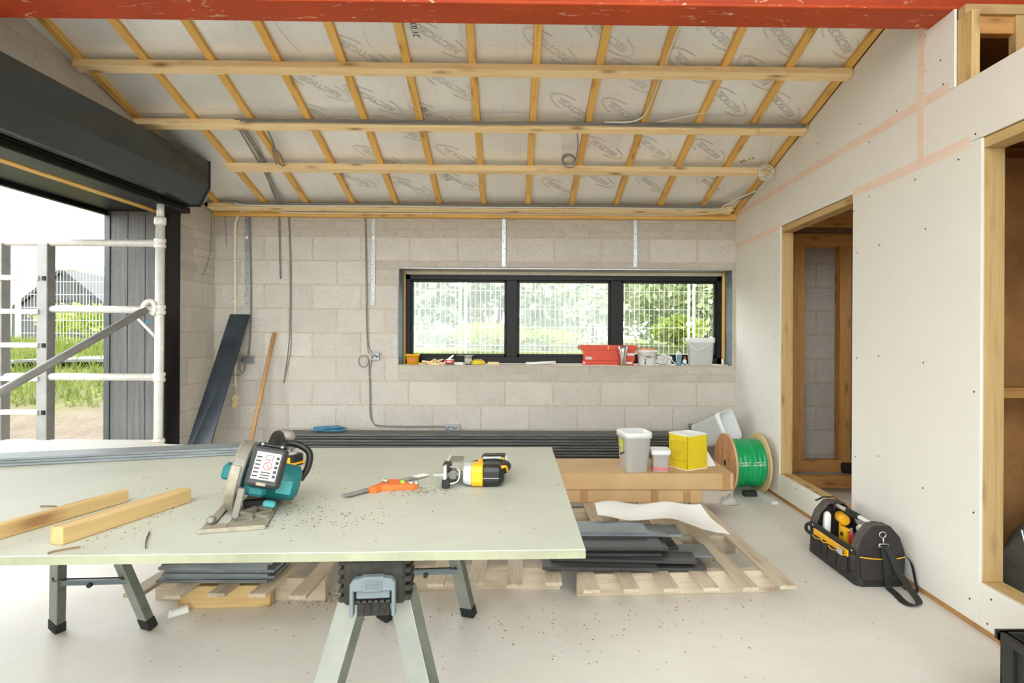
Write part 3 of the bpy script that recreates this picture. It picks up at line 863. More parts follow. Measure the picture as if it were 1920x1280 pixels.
tb('lower_brace', (-2.80, 4.36, .435), (-3.55, 3.55, .14), .025, M['stile'])
M['orangeclip'] = plain('orange_clip', rgb(226, 112, 70), .5)
part('brace_clip', MB().box(-2.815, -2.745, 4.355, 4.365, .415, .455), M['orangeclip'], sc_, .004, world=True)
part('blue_button', MB().lathe([(.012, 0), (.014, .006), (.008, .012)], 10, T((-2.826, 4.34, 1.34)) @ RX(PI/2)), plain('blue_plastic', rgb(60, 160, 200), .4), sc_, world=True)
# ================================================================ WORK TABLE
n = NT('green_grey_board')
v = n.coords()
c = n.ramp(n.noise(v, 1.6, 6, .6, .5), [(.3, rgb(178, 180, 166)), (.7, rgb(193, 195, 182))])
c = n.mix(n.ramp(n.noise(n.coords((1, 4, 1)), 5, 6, .7), [(.58, BW(0)), (.8, BW(.45))]), c, rgb(206, 208, 194))
c = n.mix(n.ramp(n.voro(v, 34), [(.015, BW(.55)), (.05, BW(0))]), c, rgb(160, 156, 136))
M['mrboard'] = n.fin(c, .55)
M['mredge'] = plain('board_edge', rgb(150, 151, 126), .8, dirt=.1, scale=8)
TA = math.radians(1.8)
tbl = thing('table_board', 'large pale green-grey sheet laid across two trestles as a work table', 'work table', (.118, 1.292, .76), TA)
part('sheet', MB().box(-2.44, 0, 0, 1.195, 0, .0205), M['mrboard'], tbl, .0015)
part('front_edge', MB().box(-2.4395, -.0005, -.0008, .001, .001, .019), M['mredge'], tbl)
TOP = .7805
M['legsteel'] = plain('pale_galvanised_leg', rgb(146, 149, 142), .45, .3, dirt=.06, scale=12)
M['legshade'] = plain('leg_channel_shade', rgb(104, 108, 98), .6, .2, dirt=.15)  # darker copy of the leg steel: shade inside the channel put into the colour
M['blackplastic'] = plain('black_plastic', rgb(38, 38, 36), .5, dirt=.12, scale=20)
M['dustyblack'] = plain('dusty_black_plastic', rgb(42, 39, 32), .8, dirt=.3, scale=60)
M['bluegrey'] = plain('blue_grey_plastic', rgb(104, 114, 118), .5, dirt=.06)
M['rubber'] = plain('black_rubber', rgb(30, 30, 30), .8)
def trestle(label, loc, rz, feet):
    t = thing('folding_trestle', label, 'trestle', loc, rz, 'trestles under the work table')
    H = .76 - loc[2]
    part('beam', MB().box(-.060, .060, .06, 1.17, H-.085, H-.004), M['dustyblack'], t, .004)
    for y0, s in ((0, 1), (1.23, -1)):
        h = MB(); a, b = (y0, y0 + .085*s) if s > 0 else (y0 - .085, y0)
        h.box(-.066, .066, a, b, H-.10, H)
        part('end_cap', h, M['dustyblack'], t, .006)
        tth = MB()
        for k in range(5):
            for q in (-1, 1):
                tth.box(q*.066 - .012, q*.066 + .012, a+.005, b-.005, H-.095+.02*k, H-.083+.02*k)
        part('side_teeth', tth, M['dustyblack'], t, .003)['kind'] = 'stuff'
    # latch on the near end
    l = MB(); fr = frame((0, -.004, H-.115), (1, 0, 0), (0, -1, 0))
    l.prism([(-.048, 0), (-.048, .072), (-.040, .081), (-.026, .083), (-.020, .086), (.020, .086), (.026, .083), (.040, .081), (.048, .072), (.048, 0), (.040, 0), (.040, .055), (-.040, .055), (-.040, 0)], 0, .02, fr)
    l.prism([(-.036, .036), (.036, .036), (.036, .058), (-.036, .058)], 0, .012, fr)
    lt = part('latch', l, M['bluegrey'], t, .002)
    g = MB()
    for k in range(6): g.box(-.035+.0125*k, -.0265+.0125*k, -.019, -.014, H-.086, H-.081)
    part('slot', g, M['blackplastic'], lt)
    g = MB()
    for k in range(5): g.box(-.016, .016, -.027, -.024, H-.055+.0045*k, H-.0532+.0045*k)
    part('grip_rib', g, M['bluegrey'], lt)
    part('thumb_pad', MB().box(-.022, .022, -.0255, -.02, H-.062, H-.032), M['bluegrey'], lt, .003)
    k_ = MB().box(-.034, .034, -.012, 0, H-.118, H-.088)
    for q in (-.022, -.008, .010, .024): k_.tube([(q, -.016, H-.112), (q+.002, -.016, H-.09)], .003, 6)
    part('toothed_jaw', k_, M['dustyblack'], t, .002)
    for (fx, fy, ty) in feet:
        top = Vector((math.copysign(.05, fx), ty, H-.09)); ft = Vector((fx, fy, .0))
        d = (ft - top); L = d.length; d.normalize()
        Mx = frame(tuple(top), d, (0, -1 if ty < .6 else 1, 0))
        Mx = frame(tuple(top), d, (-.55, -1, 0))
        c_ = MB(); w = .029
        c_.box(0, L-.03, -w, w, .012, .016, Mx).box(0, L-.03, -w, -w+.003, -.018, .014, Mx)
        lg = part('leg', c_, M['legsteel'], t, .001)
        part('leg_flange', MB().box(0, L-.03, w-.003, w, -.018, .014, Mx), M['legshade'], lg)
        part('foot', MB().box(L-.055, L-.004, -w-.003, w+.003, -.021, .019, Mx), M['rubber'], lg, .004)
        part('rivet', MB().lathe([(.006, 0), (.005, .004)], 8, Mx @ T((L*.62, 0, .016))), M['screw'], lg)
    b = [f for f in feet if f[2] > .6]
    if len(b) == 2:
        zc = .235; k = 1 - zc / (H-.09)
        pts = [Vector((math.copysign(.05, f[0]), f[2], H-.09)).lerp(Vector((f[0], f[1], 0)), k) for f in b]
        y_ = pts[0].y - .004
        br = part('cross_brace', MB().box(min(p.x for p in pts), max(p.x for p in pts), y_-.012, y_, zc-.014, zc+.012).box(min(p.x for p in pts), max(p.x for p in pts), y_-.03, y_, zc+.009, zc+.012), M['bluegrey'], t)
        part('hinge', MB().lathe([(.010, 0), (.010, .012)], 10, T((sum(p.x for p in pts)/2, y_-.012, zc-.012)) @ RX(PI/2)), M['blackplastic'], br)
FE = [(-.23, -.06, .06), (.23, -.06, .06), (-.187, 1.325, 1.14), (.187, 1.325, 1.14)]
trestle('grey steel trestle under the right half of the work table', (-.345, 1.288, 0), math.radians(5.2), FE)
trestle('grey steel trestle under the left end of the work table', (-1.735, 1.188, 0), math.radians(3.4), FE)

# ================================================================ PALLETS
def pallet(label, x0, n_, y0, L, rz, ztop=.125):
    t = thing('wooden_pallet', label, 'pallet', (x0, y0, 0), math.radians(rz), 'slatted pallets on the floor')
    wd = .18*(n_-1)
    for k in range(n_):
        o = timber('slat', Vector((k*.18, random.uniform(-.012, .012), ztop-.009)), Vector((k*.18 + random.uniform(-.008,.008), L, ztop-.009)), .076, .018, M['pallet'], None)
        o.parent = t
    for yb in (.24, .74, 1.28):
        o = timber('bearer', (-.04, yb, (ztop-.018)/2), (wd+.04, yb, (ztop-.018)/2), .045, ztop-.018, M['pallet'], None)
        o.parent = t
    return t
pallet('slatted pallet at the right carrying the dark plank offcuts', .265, 6, 2.60, 1.58, 2.6)
pallet('slatted pallet behind the right trestle legs', -.80, 6, 2.665, 1.52, 0.6)
pallet('slatted pallet at the left under the short grey plank stack', -1.735, 5, 2.565, 1.58, -.8)
bl = timber('timber_block', (-1.615, 2.722, .05), (-1.205, 2.738, .05), .05, .10, M['studwood'])
tag(bl, 'short yellow timber block on the floor before the left pallet', 'timber')

# ================================================================ PLANKS
n = NT('black_fibre_plank')
v = n.coords((1.5, 12, 12), rnd=7)
M['plank'] = n.fin(n.rnd_tint(n.ramp(n.noise(v, 3, 5, .6), [(.3, rgb(72, 72, 70)), (.7, rgb(100, 100, 97))]), .85, 1.15), .5)
n = NT('dark_offcut')
v = n.coords((1.5, 12, 12), rnd=7)
M['offcut'] = n.fin(n.rnd_tint(n.ramp(n.noise(v, 3, 5, .6), [(.3, rgb(42, 43, 43)), (.7, rgb(64, 65, 64))]), .8, 1.2), .5)
n = NT('slate_grey_plank')
v = n.coords((2, 10, 10), rnd=7)
M['slate'] = n.fin(n.rnd_tint(n.ramp(n.noise(v, 3, 5, .6), [(.3, rgb(108, 114, 118)), (.7, rgb(140, 146, 148))]), .8, 1.12), .45)
def plank(name, label, group, c, L, w, h, rz, mat, cat='plank', tilt=0, bev=.0012):
    d = Vector((math.cos(rz), math.sin(rz), tilt)) * L / 2; c = Vector(c)
    o = timber(name, c - d, c + d, w, h, mat, None, b=bev)
    return tag(o, label, cat, group)
for x in (-1.9, -.6, .5, 1.3):
    o = timber('bearer_batten', (x, 5.10, .0225), (x, 5.46, .0225), .05, .045, M['pallet'])
    tag(o, {-1.9: 'leftmost', -.6: 'second from left', .5: 'third from left', 1.3: 'rightmost'}[x] + ' rough bearer batten under the black plank stack', 'batten', 'bearers under the black planks')
ORD = ['topmost', 'second from the top', 'third from the top', 'fourth from the top', 'fifth from the top', 'sixth from the top', 'seventh from the top', 'eighth from the top', 'ninth from the top', 'tenth from the top', 'third from the bottom', 'second from the bottom', 'lowest']
for k in range(13):
    dx = random.uniform(-.012, .012); dy = (.007 if k % 2 else -.005) + random.uniform(-.003, .003)
    zk = .0452 + .0257*k
    m = MB().box(-1.82, 1.82, -.105, .105, .0085, .0255).box(-1.815, 1.815, -.075, .105, 0, .0085)
    o = link('fibre_plank', m.mesh('fibre_plank'), M['plank']); o.location = (-.37 + dx, 5.31 + dy, zk)
    tag(o, 'long black plank, ' + ORD[12-k] + ' of the stack along the back wall', 'plank', 'long black planks by the back wall')
# short grey planks on the left pallet
for k in range(9):
    s = .5 - .012*(k % 3)
    plank('short_plank', 'short slate-grey plank, ' + ['lowest','second from the bottom','third from the bottom','fourth from the bottom','middle','fourth from the top','third from the top','second from the top','topmost'][k] + ' of the left pallet stack', 'short grey planks on the left pallet',
          (-1.435 + random.uniform(-.015, .015) - .0*k, 2.80 + random.uniform(-.012, .012), .125 + .0072 + .0145*k), s, .24, .0138, random.uniform(-.02, .02), M['slate'])
plank('short_plank', 'short dark plank lying behind the grey stack on the left pallet', None, (-1.04, 3.06, .134), .30, .2, .0138, .05, M['plank'])
plank('short_plank', 'short dark plank topmost of the pair behind the grey stack', None, (-1.00, 3.08, .150), .32, .2, .0138, .02, M['plank'])
# offcuts on the right pallet: (right end x, centre y, length, rz)
random.seed(11)
offs = [(.84, 2.875, .76, .0), (.92, 3.05, .80, .01), (.60, 2.86, .55, -.03), (.76, 3.12, .62, .02), (.80, 2.90, .70, -.06), (.60, 3.06, .52, .0), (.70, 3.22, .55, .02),
        (.64, 2.96, .55, -.005), (.66, 3.14, .55, .005), (.68, 2.99, .58, .0), (.72, 3.17, .6, .005), (.65, 2.97, .52, -.005), (.79, 3.15, .66, .005), (.70, 3.12, .56, -.01), (.60, 3.12, .50, 0.0)]
lay = [0,0,1,1,1.0,2,2,3,3,4,4,5,5,6,7]
pos_names = ['widest front', 'widest rear']
z = .125
zs = [0,0,1,1,2,2,2,3,3,4,4,5,5,6,7]
zbase = .1252
OFL = [a + ' in the loose pile on the right pallet' for a in ('widest black offcut at the front bottom', 'long grey offcut reaching furthest right', 'short black offcut at the lower front', 'black offcut at the lower rear', 'slanting black offcut at the front', 'short black offcut of the third layer', 'rearmost black offcut', 'black offcut of the front fourth layer', 'black offcut of the rear fourth layer', 'black offcut of the front fifth layer', 'black offcut of the rear fifth layer', 'black offcut second from the top front', 'grey offcut under the two top pieces', 'grey offcut second from the top', 'topmost short grey offcut')]
for k, (xr, yc, L, rz) in enumerate(offs):
    zt = zbase + .0146*zs[k] + .0072
    plank('plank_offcut', OFL[k], 'plank offcuts on the right pallet', (xr - L/2, yc, zt), L, .165 if k not in (0, 4) else .13, .0135, rz, M['slate'] if k in (13, 14, 1, 12) else M['offcut'])
# planks at the back of the work table
ang = math.atan2(.265, .907)
for k in range(3):
    c = Vector((-.965 - .02*k, 2.355 + .004*k, TOP + .0055 + .0085*k)) + Vector((-math.cos(ang), -math.sin(ang), 0))*.9 + Vector((-math.sin(ang), math.cos(ang), 0))*.06
    plank('fibre_plank', ('lowest', 'middle', 'topmost')[k] + ' slate-grey plank of the three along the table back edge', 'grey planks on the work table', c, 1.8, .12, .0082, ang, M['slate'])
M['whiteboard'] = plain('pale_sheet', rgb(226, 226, 220), .5, dirt=.03)
mb = MB(); mb.prism([(-2.22, 2.155), (-1.30, 2.42), (-1.52, 2.47), (-1.77, 2.56), (-2.28, 2.55)], TOP, TOP + .012)
solo('pale_sheet', mb, M['whiteboard'], 'pale white sheet offcut behind the planks at the left table end', 'sheet')

# dark panel leaning in the corner and the broom handle
n = NT('dark_blue_panel')
v = n.coords((3, 1.2, 3))
M['darkpanel'] = n.fin(n.ramp(n.noise(v, 1.5, 5, .6), [(.3, rgb(44, 50, 56)), (.7, rgb(66, 74, 82))]), .28, .0)
mb = MB()
lo = [Vector((-2.90, 4.77, .0)), Vector((-2.695, 4.74, .0))]; hi = [Vector((-2.792, 5.44, 1.437)), Vector((-2.612, 5.44, 1.437))]
nn = (hi[0]-lo[0]).cross(lo[1]-lo[0]).normalized() * .012
if nn.y > 0: nn = -nn
mb.hexa([lo[0], lo[1], lo[1]-nn, lo[0]-nn], [hi[0], hi[1], hi[1]-nn, hi[0]-nn])
solo('dark_sheet', mb, M['darkpanel'], 'long dark blue-black panel leaning in the left back corner', 'panel')
mb = MB(); mb.tube([(-2.50, 5.10, .005), (-2.402, 5.475, 1.27)], .017, 12)
solo('broom_handle', mb, wood('handle_wood', rgb(206, 160, 106), rgb(184, 132, 80), 0), 'round wooden broom handle leaning against the back wall', 'handle')

# ================================================================ CARTONS
n = NT('corrugated_cardboard')
v = n.coords()
M['card'] = n.fin(n.ramp(n.noise(v, 3, 5), [(.3, rgb(186, 150, 104)), (.7, rgb(204, 170, 124))]), .75)
M['cardtape'] = plain('brown_parcel_tape', rgb(178, 138, 92), .35, dirt=.04)
M['clearwrap'] = plain('clear_wrap', rgb(210, 206, 198), .12, dirt=.02, Alpha=.35)
def carton(label, x0, x1, y0, y1, z0, z1, tapes):
    t = thing('flat_carton', label, 'carton', ((x0+x1)/2, (y0+y1)/2, z0), group='long flat cartons on the pallet')
    w, d, h = (x1-x0)/2, (y1-y0)/2, z1-z0
    part('body', MB().box(-w, w, -d, d, 0, h-.004), M['card'], t, .003)
    part('flap', MB().box(-w+.002, w-.002, -d+.001, -d*.30, h-.004, h), M['card'], t)
    part('flap', MB().box(-w+.002, w-.002, -d*.30+.004, d-.001, h-.004, h), M['card'], t)
    for (x, full) in tapes:
        m = MB().box(x-.026, x+.026, -d-.0008, -d, (0 if full else h*.02), h*(1 if full else .85))
        part('parcel_tape', m, M['cardtape'], t)
    part('parcel_tape', MB().box(-.02-w*.2, .026-w*.2, -d*.1, d*.6, h, h+.0008), M['cardtape'], t)
    return t
c1 = carton('lower long brown cardboard carton on the pallets', -.25, 1.345, 3.965, 4.44, .1255, .216, [(-.20, True), (.28, True), (.5, False)])
part('clear_wrap', MB().box(.60, .81, -.252, -.2385, .0, .085), M['clearwrap'], c1)
c2 = carton('upper long brown cardboard carton carrying the tubs', -.22, 1.36, 3.95, 4.43, .2165, .327, [(.74, True)])
# crumpled clear bag under the cartons
mb = MB(); rng = random.Random(3)
rings = []
for i in range(7):
    a = i/6; r = .07*math.sin(PI*(.12+.8*a))
    rings.append([(1.26 + .12*a + r*.2*rng.uniform(-1,1), 3.90 + r*math.cos(b)*rng.uniform(.7,1.2), .128 + .06*abs(math.sin(PI*a)) * 0 + max(0, r*(1+math.sin(b))*rng.uniform(.6,1.1))*.55) for b in [2*PI*k/10 for k in range(10)]])
mb.loft(rings)
M['bagclear'] = plain('crumpled_clear_film', rgb(200, 200, 196), .15, dirt=.1, scale=30, Alpha=.55)
solo('plastic_bag', mb, M['bagclear'], 'crumpled clear plastic film beneath the right end of the cartons', 'plastic film')
# paper sheet over the pallet
mb = MB(); NU, NV = 22, 10
for j in range(NV+1):
    for i in range(NU+1):
        u, w_ = i/NU, j/NV
        xb, yb = .36 + .62*u, 3.46 - .05*u*u
        xf, yf = .36 + .66*u, 3.22 - .10*u - .17*max(0, u-.35)
        x = xb + (xf-xb)*w_; y = yb + (yf-yb)*w_
        z = .264 + .014*math.sin(u*11 + w_*1.5)*(1 - u*.4) + .010*math.sin(w_*5 + u*3) - .10*max(0, u-.6)*w_ + .03*max(0, u-.85)*(1-w_)*4
        mb.v.append(Vector((x, y, z)))
for j in range(NV):
    for i in range(NU):
        mb.f.append((j*(NU+1)+i, j*(NU+1)+i+1, (j+1)*(NU+1)+i+1, (j+1)*(NU+1)+i)); mb.sm.append(True)
M['paper'] = plain('white_paper', rgb(238, 236, 230), .6, dirt=.02, scale=4)
solo('paper_sheet', mb, M['paper'], 'large curling sheet of white paper lying over the right pallet', 'paper')

# ================================================================ CABLE DRUM
dr_ = thing('cable_drum', 'wooden drum wound with bright green plastic pipe beside the right wall', 'cable drum', (1.695, 4.72, .236), math.radians(3))
R_ = .236
axis = RY(PI/2)
n = NT('drum_plywood')
v = n.coords((12, 12, 1.4))
c = n.ramp(n.noise(v, 1.4, 5), [(.3, rgb(170, 116, 72)), (.7, rgb(200, 150, 104))])
M['drumply'] = n.fin(c, .7)
M['drumpale'] = plain('pale_drum_wood', rgb(222, 190, 142), .65, dirt=.06)
part('flange', MB().lathe([(R_-.002, -.009), (R_, -.007), (R_, .007), (R_-.002, .009)], 40, T((-.135, 0, 0)) @ axis, False), M['drumply'], dr_)
part('flange_rim', MB().lathe([(R_+.0006, -.0085), (R_+.0006, .0085)], 40, T((-.135, 0, 0)) @ axis, True), M['drumpale'], dr_)
part('flange', MB().lathe([(R_-.002, -.009), (R_, -.007), (R_, .007), (R_-.002, .009)], 40, T((.135, 0, 0)) @ axis, False), M['drumpale'], dr_)
n = NT('green_wrap')
v = n.coords((40, 1, 1))
c = n.ramp(n.noise(v, 2.5, 5), [(.3, rgb(0, 150, 84)), (.7, rgb(22, 176, 106))])
n.bump(n.noise(v, 3, 4), .4, .004)
M['green'] = n.fin(c, .33)
pr = [(.186 + .004*math.sin(k*1.7) + .003*math.sin(k*4.1), -.126 + .252*k/24) for k in range(25)]
wnd = part('green_pipe_winding', MB().lathe(pr, 48, axis), M['green'], dr_)
wh = MB(); rng = random.Random(4)
for row, (a0, hh) in enumerate(((-.10, .013), (-.20, .009))):
    for k in range(17):
        if k in (8,): continue
        x = -.108 + .0132*k; w_ = rng.uniform(.003, .0085)
        th = PI + a0 + rng.uniform(-.012, .012)
        for q in range(1):
            c0 = Vector((x, math.cos(th)*.1925, math.sin(th)*.1925*-1*-1))
            tg = Vector((0, -math.sin(th), math.cos(th)))
            nr = Vector((0, math.cos(th), math.sin(th)))
            a_ = c0 + nr*.0008
            wh.add([a_ + Vector((-w_/2,0,0)) - tg*hh/2, a_ + Vector((w_/2,0,0)) - tg*hh/2, a_ + Vector((w_/2,0,0)) + tg*hh/2, a_ + Vector((-w_/2,0,0)) + tg*hh/2], [(0,1,2,3)])
part('white_print', wh, plain('white_print', rgb(226, 240, 230), .6), wnd)['kind'] = 'stuff'
hm = MB()
for (y, z, r) in ((0, 0, .022), (.07, .09, .007), (-.08, -.05, .008), (.09, -.06, .007), (-.04, .10, .005), (.03, -.12, .006), (-.1, .05, .006)):
    hm.lathe([(r, -.0005), (r, .0006)], 12, T((-.1446, y, z)) @ axis)
part('bolt_hole', hm, M['rubber'], dr_)
# chock and pale batten by the drum
o = timber('white_strip', (1.79, 4.66, .012), (1.815, 4.36, .012), .05, .024, M['whiteboard']); tag(o, 'short pale strip on the floor in front of the cable drum', 'strip')
o = timber('dark_chock', (1.66, 4.60, .02), (1.76, 4.60, .02), .05, .04, M['blackplastic']); tag(o, 'small dark chock wedged under the cable drum', 'chock')

# ================================================================ TUBS ON THE CARTON
def rrect(w, d, r, n_=5):
    pts = []
    for cx, cy, a0 in ((w/2-r, d/2-r, 0), (-w/2+r, d/2-r, PI/2), (-w/2+r, -d/2+r, PI), (w/2-r, -d/2+r, 1.5*PI)):
        for k in range(n_+1):
            a = a0 + PI/2*k/n_; pts.append((cx + r*math.cos(a), cy + r*math.sin(a)))
    return pts
def tub_mesh(w, d, h, r, taper, rim=.008, wall=.004):
    m = MB()
    R = lambda s, z, e=0: [(x*s + (e if x > 0 else -e), y*s + (e if y > 0 else -e), z) for x, y in rrect(w, d, r)]
    m.loft([R(taper, 0), R(1, h*.86), R(1, h*.86, rim), R(1, h-.004, rim), R(1, h, rim-.003), R(1, h, -wall), R(taper, .006, -wall)], cap=True)
    return m
M['milky'] = plain('milky_plastic', rgb(228, 232, 230), .3, dirt=.02, **{'Transmission Weight': .0, 'Subsurface Weight': .0})
n = NT('translucent_plastic')
tl = n.node('ShaderNodeBsdfTranslucent'); mx = n.node('ShaderNodeMixShader'); mx.inputs[0].default_value = .15
tl.inputs[0].default_value = rgb(244, 246, 245); n.fin(rgb(246, 248, 247), .3)
n.L(n.b.outputs[0], mx.inputs[1]); n.L(tl.outputs[0], mx.inputs[2]); n.L(mx.outputs[0], n.out.inputs[0])
M['milky'] = n.m
M['powder'] = plain('grey_powder', rgb(214, 224, 222), .9, dirt=.03)
M['pink'] = plain('pink_powder', rgb(206, 130, 134), .8, dirt=.06, scale=50)
M['yellow'] = plain('yellow_print', rgb(232, 208, 40), .5, dirt=.03)
M['lime'] = plain('lime_print', rgb(214, 222, 70), .5)
M['white'] = plain('white_plastic', rgb(240, 240, 236), .4, dirt=.02)
ZC = .3275
t = thing('plastic_tub', 'tall milky plastic tub with a folded rim standing on the upper carton', 'tub', (.703, 4.065, ZC), math.radians(12))
part('shell', tub_mesh(.185, .22, .27, .05, .86), M['milky'], t)
part('filling', MB().loft([[(x*.84, y*.84, .007) for x, y in rrect(.17, .2, .045)], [(x*.93, y*.93, .10 + x*.1) for x, y in rrect(.17, .2, .045)]]), M['powder'], t)
part('print', MB().box(-.0955, -.0925, -.03, .03, .165, .215).box(-.094, -.091, -.02, .0, .13, .165), M['lime'], t)
part('print', MB().box(-.0925, -.0890, -.045, -.030, .125, .135).box(-.092, -.0885, -.02, -.005, .115, .124).box(-.0915, -.088, .004, .03, .105, .117), M['inkdark'], t)
t = thing('lidded_tub', 'small clear lidded tub with pink powder beside the tall tub', 'tub', (.880, 4.05, ZC), math.radians(-3))
part('shell', tub_mesh(.118, .13, .135, .022, .94), M['milky'], t)
part('pink_layer', MB().loft([[(x*1.006, y*1.006, .006) for x, y in rrect(.112, .123, .021)], [(x*1.012, y*1.012, .038) for x, y in rrect(.112, .123, .021)]], smooth=False), M['pink'], t)
part('lid', MB().loft([[(x, y, .132) for x, y in rrect(.136, .148, .025)], [(x, y, .146) for x, y in rrect(.136, .148, .025)], [(x*.9, y*.9, .150) for x, y in rrect(.136, .148, .025)]], smooth=False), M['milky'], t)
t = thing('yellow_box', 'open yellow box with white rim standing on the right of the carton', 'box', (1.100, 4.145, ZC), math.radians(-60))
w, d, h = .180, .192, .24
bx = MB(); bx.box(-w/2, w/2, -d/2, -d/2+.004, 0, h).box(-w/2, w/2, d/2-.004, d/2, 0, h).box(-w/2, -w/2+.004, -d/2, d/2, 0, h).box(w/2-.004, w/2, -d/2, d/2, 0, h).box(-w/2, w/2, -d/2, d/2, 0, .004)
part('wall', bx, M['yellow'], t)
ln = MB(); e = .0045
ln.box(-w/2+e, w/2-e, -d/2+e, -d/2+e+.002, .004, h+.002).box(-w/2+e, w/2-e, d/2-e-.002, d/2-e, .004, h+.002).box(-w/2+e, -w/2+e+.002, -d/2+e, d/2-e, .004, h+.002).box(w/2-e-.002, w/2-e, -d/2+e, d/2-e, .004, h+.004)
part('white_lining', ln, M['white'], t)
rm = MB(); rm.box(-w/2-.002, w/2+.002, -d/2-.002, -d/2+.006, h-.004, h+.004).box(-w/2-.002, w/2+.002, d/2-.006, d/2+.002, h-.004, h+.004).box(-w/2-.002, -w/2+.006, -d/2, d/2, h-.004, h+.004).box(w/2-.006, w/2+.002, -d/2, d/2, h-.004, h+.004)
part('white_rim', rm, M['white'], t)
part('white_foot', MB().box(-w/2-.002, w/2+.002, -d/2-.002, d/2+.002, 0, .006), M['white'], t)
pn = MB()
for (a, b, z0, z1) in ((-.065, .065, .055, .058), (-.065, .065, .185, .188), (-.065, -.062, .055, .187), (.062, .065, .055, .187), (-.04, .04, .115, .120), (-.025, .025, .100, .103)):
    pn.box(a, b, -d/2-.0008, -d/2, z0, z1)
part('printed_panel', pn, plain('ochre_print', rgb(196, 168, 40), .6), t)
solo('white_card', MB().hexa([(1.225, 4.16, ZC), (1.31, 4.19, ZC), (1.312, 4.187, ZC), (1.227, 4.157, ZC)], [(1.225, 4.19, ZC+.11), (1.25, 4.20, ZC+.11), (1.252, 4.197, ZC+.11), (1.227, 4.187, ZC+.11)]), M['white'], 'white card leaning behind the yellow box', 'card')
# big translucent tub tipped on its side behind the drum
t = thing('tipped_tub', 'large milky plastic tub tipped over behind the cable drum', 'tub', (1.49, 5.20, .380), rot=(math.radians(8), math.radians(68), math.radians(-32)))
part('shell', tub_mesh(.26, .30, .30, .05, .82), M['milky'], t)

# ================================================================ BLACK CRATE, bottom right
t = thing('black_crate', 'black plastic crate at the lower right beside the white wall', 'crate', (1.69, 1.60, 0))
cw, cd, ch = .375, .52, .315
m = MB(); e = .012
m.box(-cw/2, cw/2, -cd/2, -cd/2+e, 0, ch).box(-cw/2, cw/2, cd/2-e, cd/2, 0, ch).box(-cw/2, -cw/2+e, -cd/2, cd/2, 0, ch).box(cw/2-e, cw/2, -cd/2, cd/2, 0, ch).box(-cw/2, cw/2, -cd/2, cd/2, 0, .01)
part('shell', m, M['blackplastic'], t, .002)
m = MB()
m.box(-cw/2-.012, cw/2+.012, -cd/2-.012, -cd/2+.018, ch-.03, ch).box(-cw/2-.012, cw/2+.012, cd/2-.018, cd/2+.012, ch-.03, ch).box(-cw/2-.012, -cw/2+.018, -cd/2, cd/2, ch-.03, ch).box(cw/2-.018, cw/2+.012, -cd/2, cd/2, ch-.03, ch)
part('rim', m, M['blackplastic'], t, .003)
for k in range(5):
    part('rib', MB().box(-cw/2-.009, -cw/2, -cd/2+.02+.11*k, -cd/2+.03+.11*k, 0, ch-.03), M['blackplastic'], t)
# ================================================================ TOOLS ON THE TABLE
def ribbon(m, pts, w, wd, th=.003):
    """flat strap along pts; wd = width direction (one vector or one per point)"""
    P = [Vector(p) for p in pts]; k = len(P)
    D = [Vector(wd[i] if isinstance(wd[0], (tuple, list, Vector)) else wd).normalized() for i in range(k)]
    rings = []
    for i in range(k):
        t = (P[min(i+1,k-1)] - P[max(i-1,0)]).normalized(); nn = t.cross(D[i]).normalized() * th/2
        a = D[i]*w/2
        rings.append([P[i]-a-nn, P[i]+a-nn, P[i]+a+nn, P[i]-a+nn])
    m.loft(rings, smooth=False)
    return m
def arc_plate(m, cy, cz, r0, r1, a0, a1, x0, x1, n_=18, Mx=None):
    """ring segment in the y-z plane, thick along x"""
    rings = []
    for i in range(n_+1):
        a = a0 + (a1-a0)*i/n_; c, s = math.cos(a), math.sin(a)
        rings.append([(x0, cy+r0*c, cz+r0*s), (x1, cy+r0*c, cz+r0*s), (x1, cy+r1*c, cz+r1*s), (x0, cy+r1*c, cz+r1*s)])
    return m.loft(rings, smooth=False, M=Mx)
M['teal'] = plain('teal_plastic', rgb(22, 116, 120), .4, dirt=.08)
M['teal_l'] = plain('light_teal_plastic', rgb(70, 158, 158), .4, dirt=.05)
M['castalu'] = plain('dusty_cast_metal', rgb(160, 152, 134), .6, .15, dirt=.12, scale=40)
M['guard'] = plain('grey_guard', rgb(138, 134, 122), .5, .2, dirt=.08, scale=25)
M['chrome'] = plain('chrome', rgb(214, 214, 212), .15, .95, dirt=.02)
M['black2'] = plain('satin_black', rgb(28, 28, 27), .4, dirt=.1, scale=40)
M['amber'] = plain('amber_yellow', rgb(240, 178, 28), .4, dirt=.05)
M['lgrey'] = plain('light_grey_plastic', rgb(196, 196, 196), .45, dirt=.06)
M['red'] = plain('red_print', rgb(214, 60, 50), .5)
M['sticker'] = plain('dusty_sticker', rgb(214, 212, 204), .6, dirt=.12, scale=60)

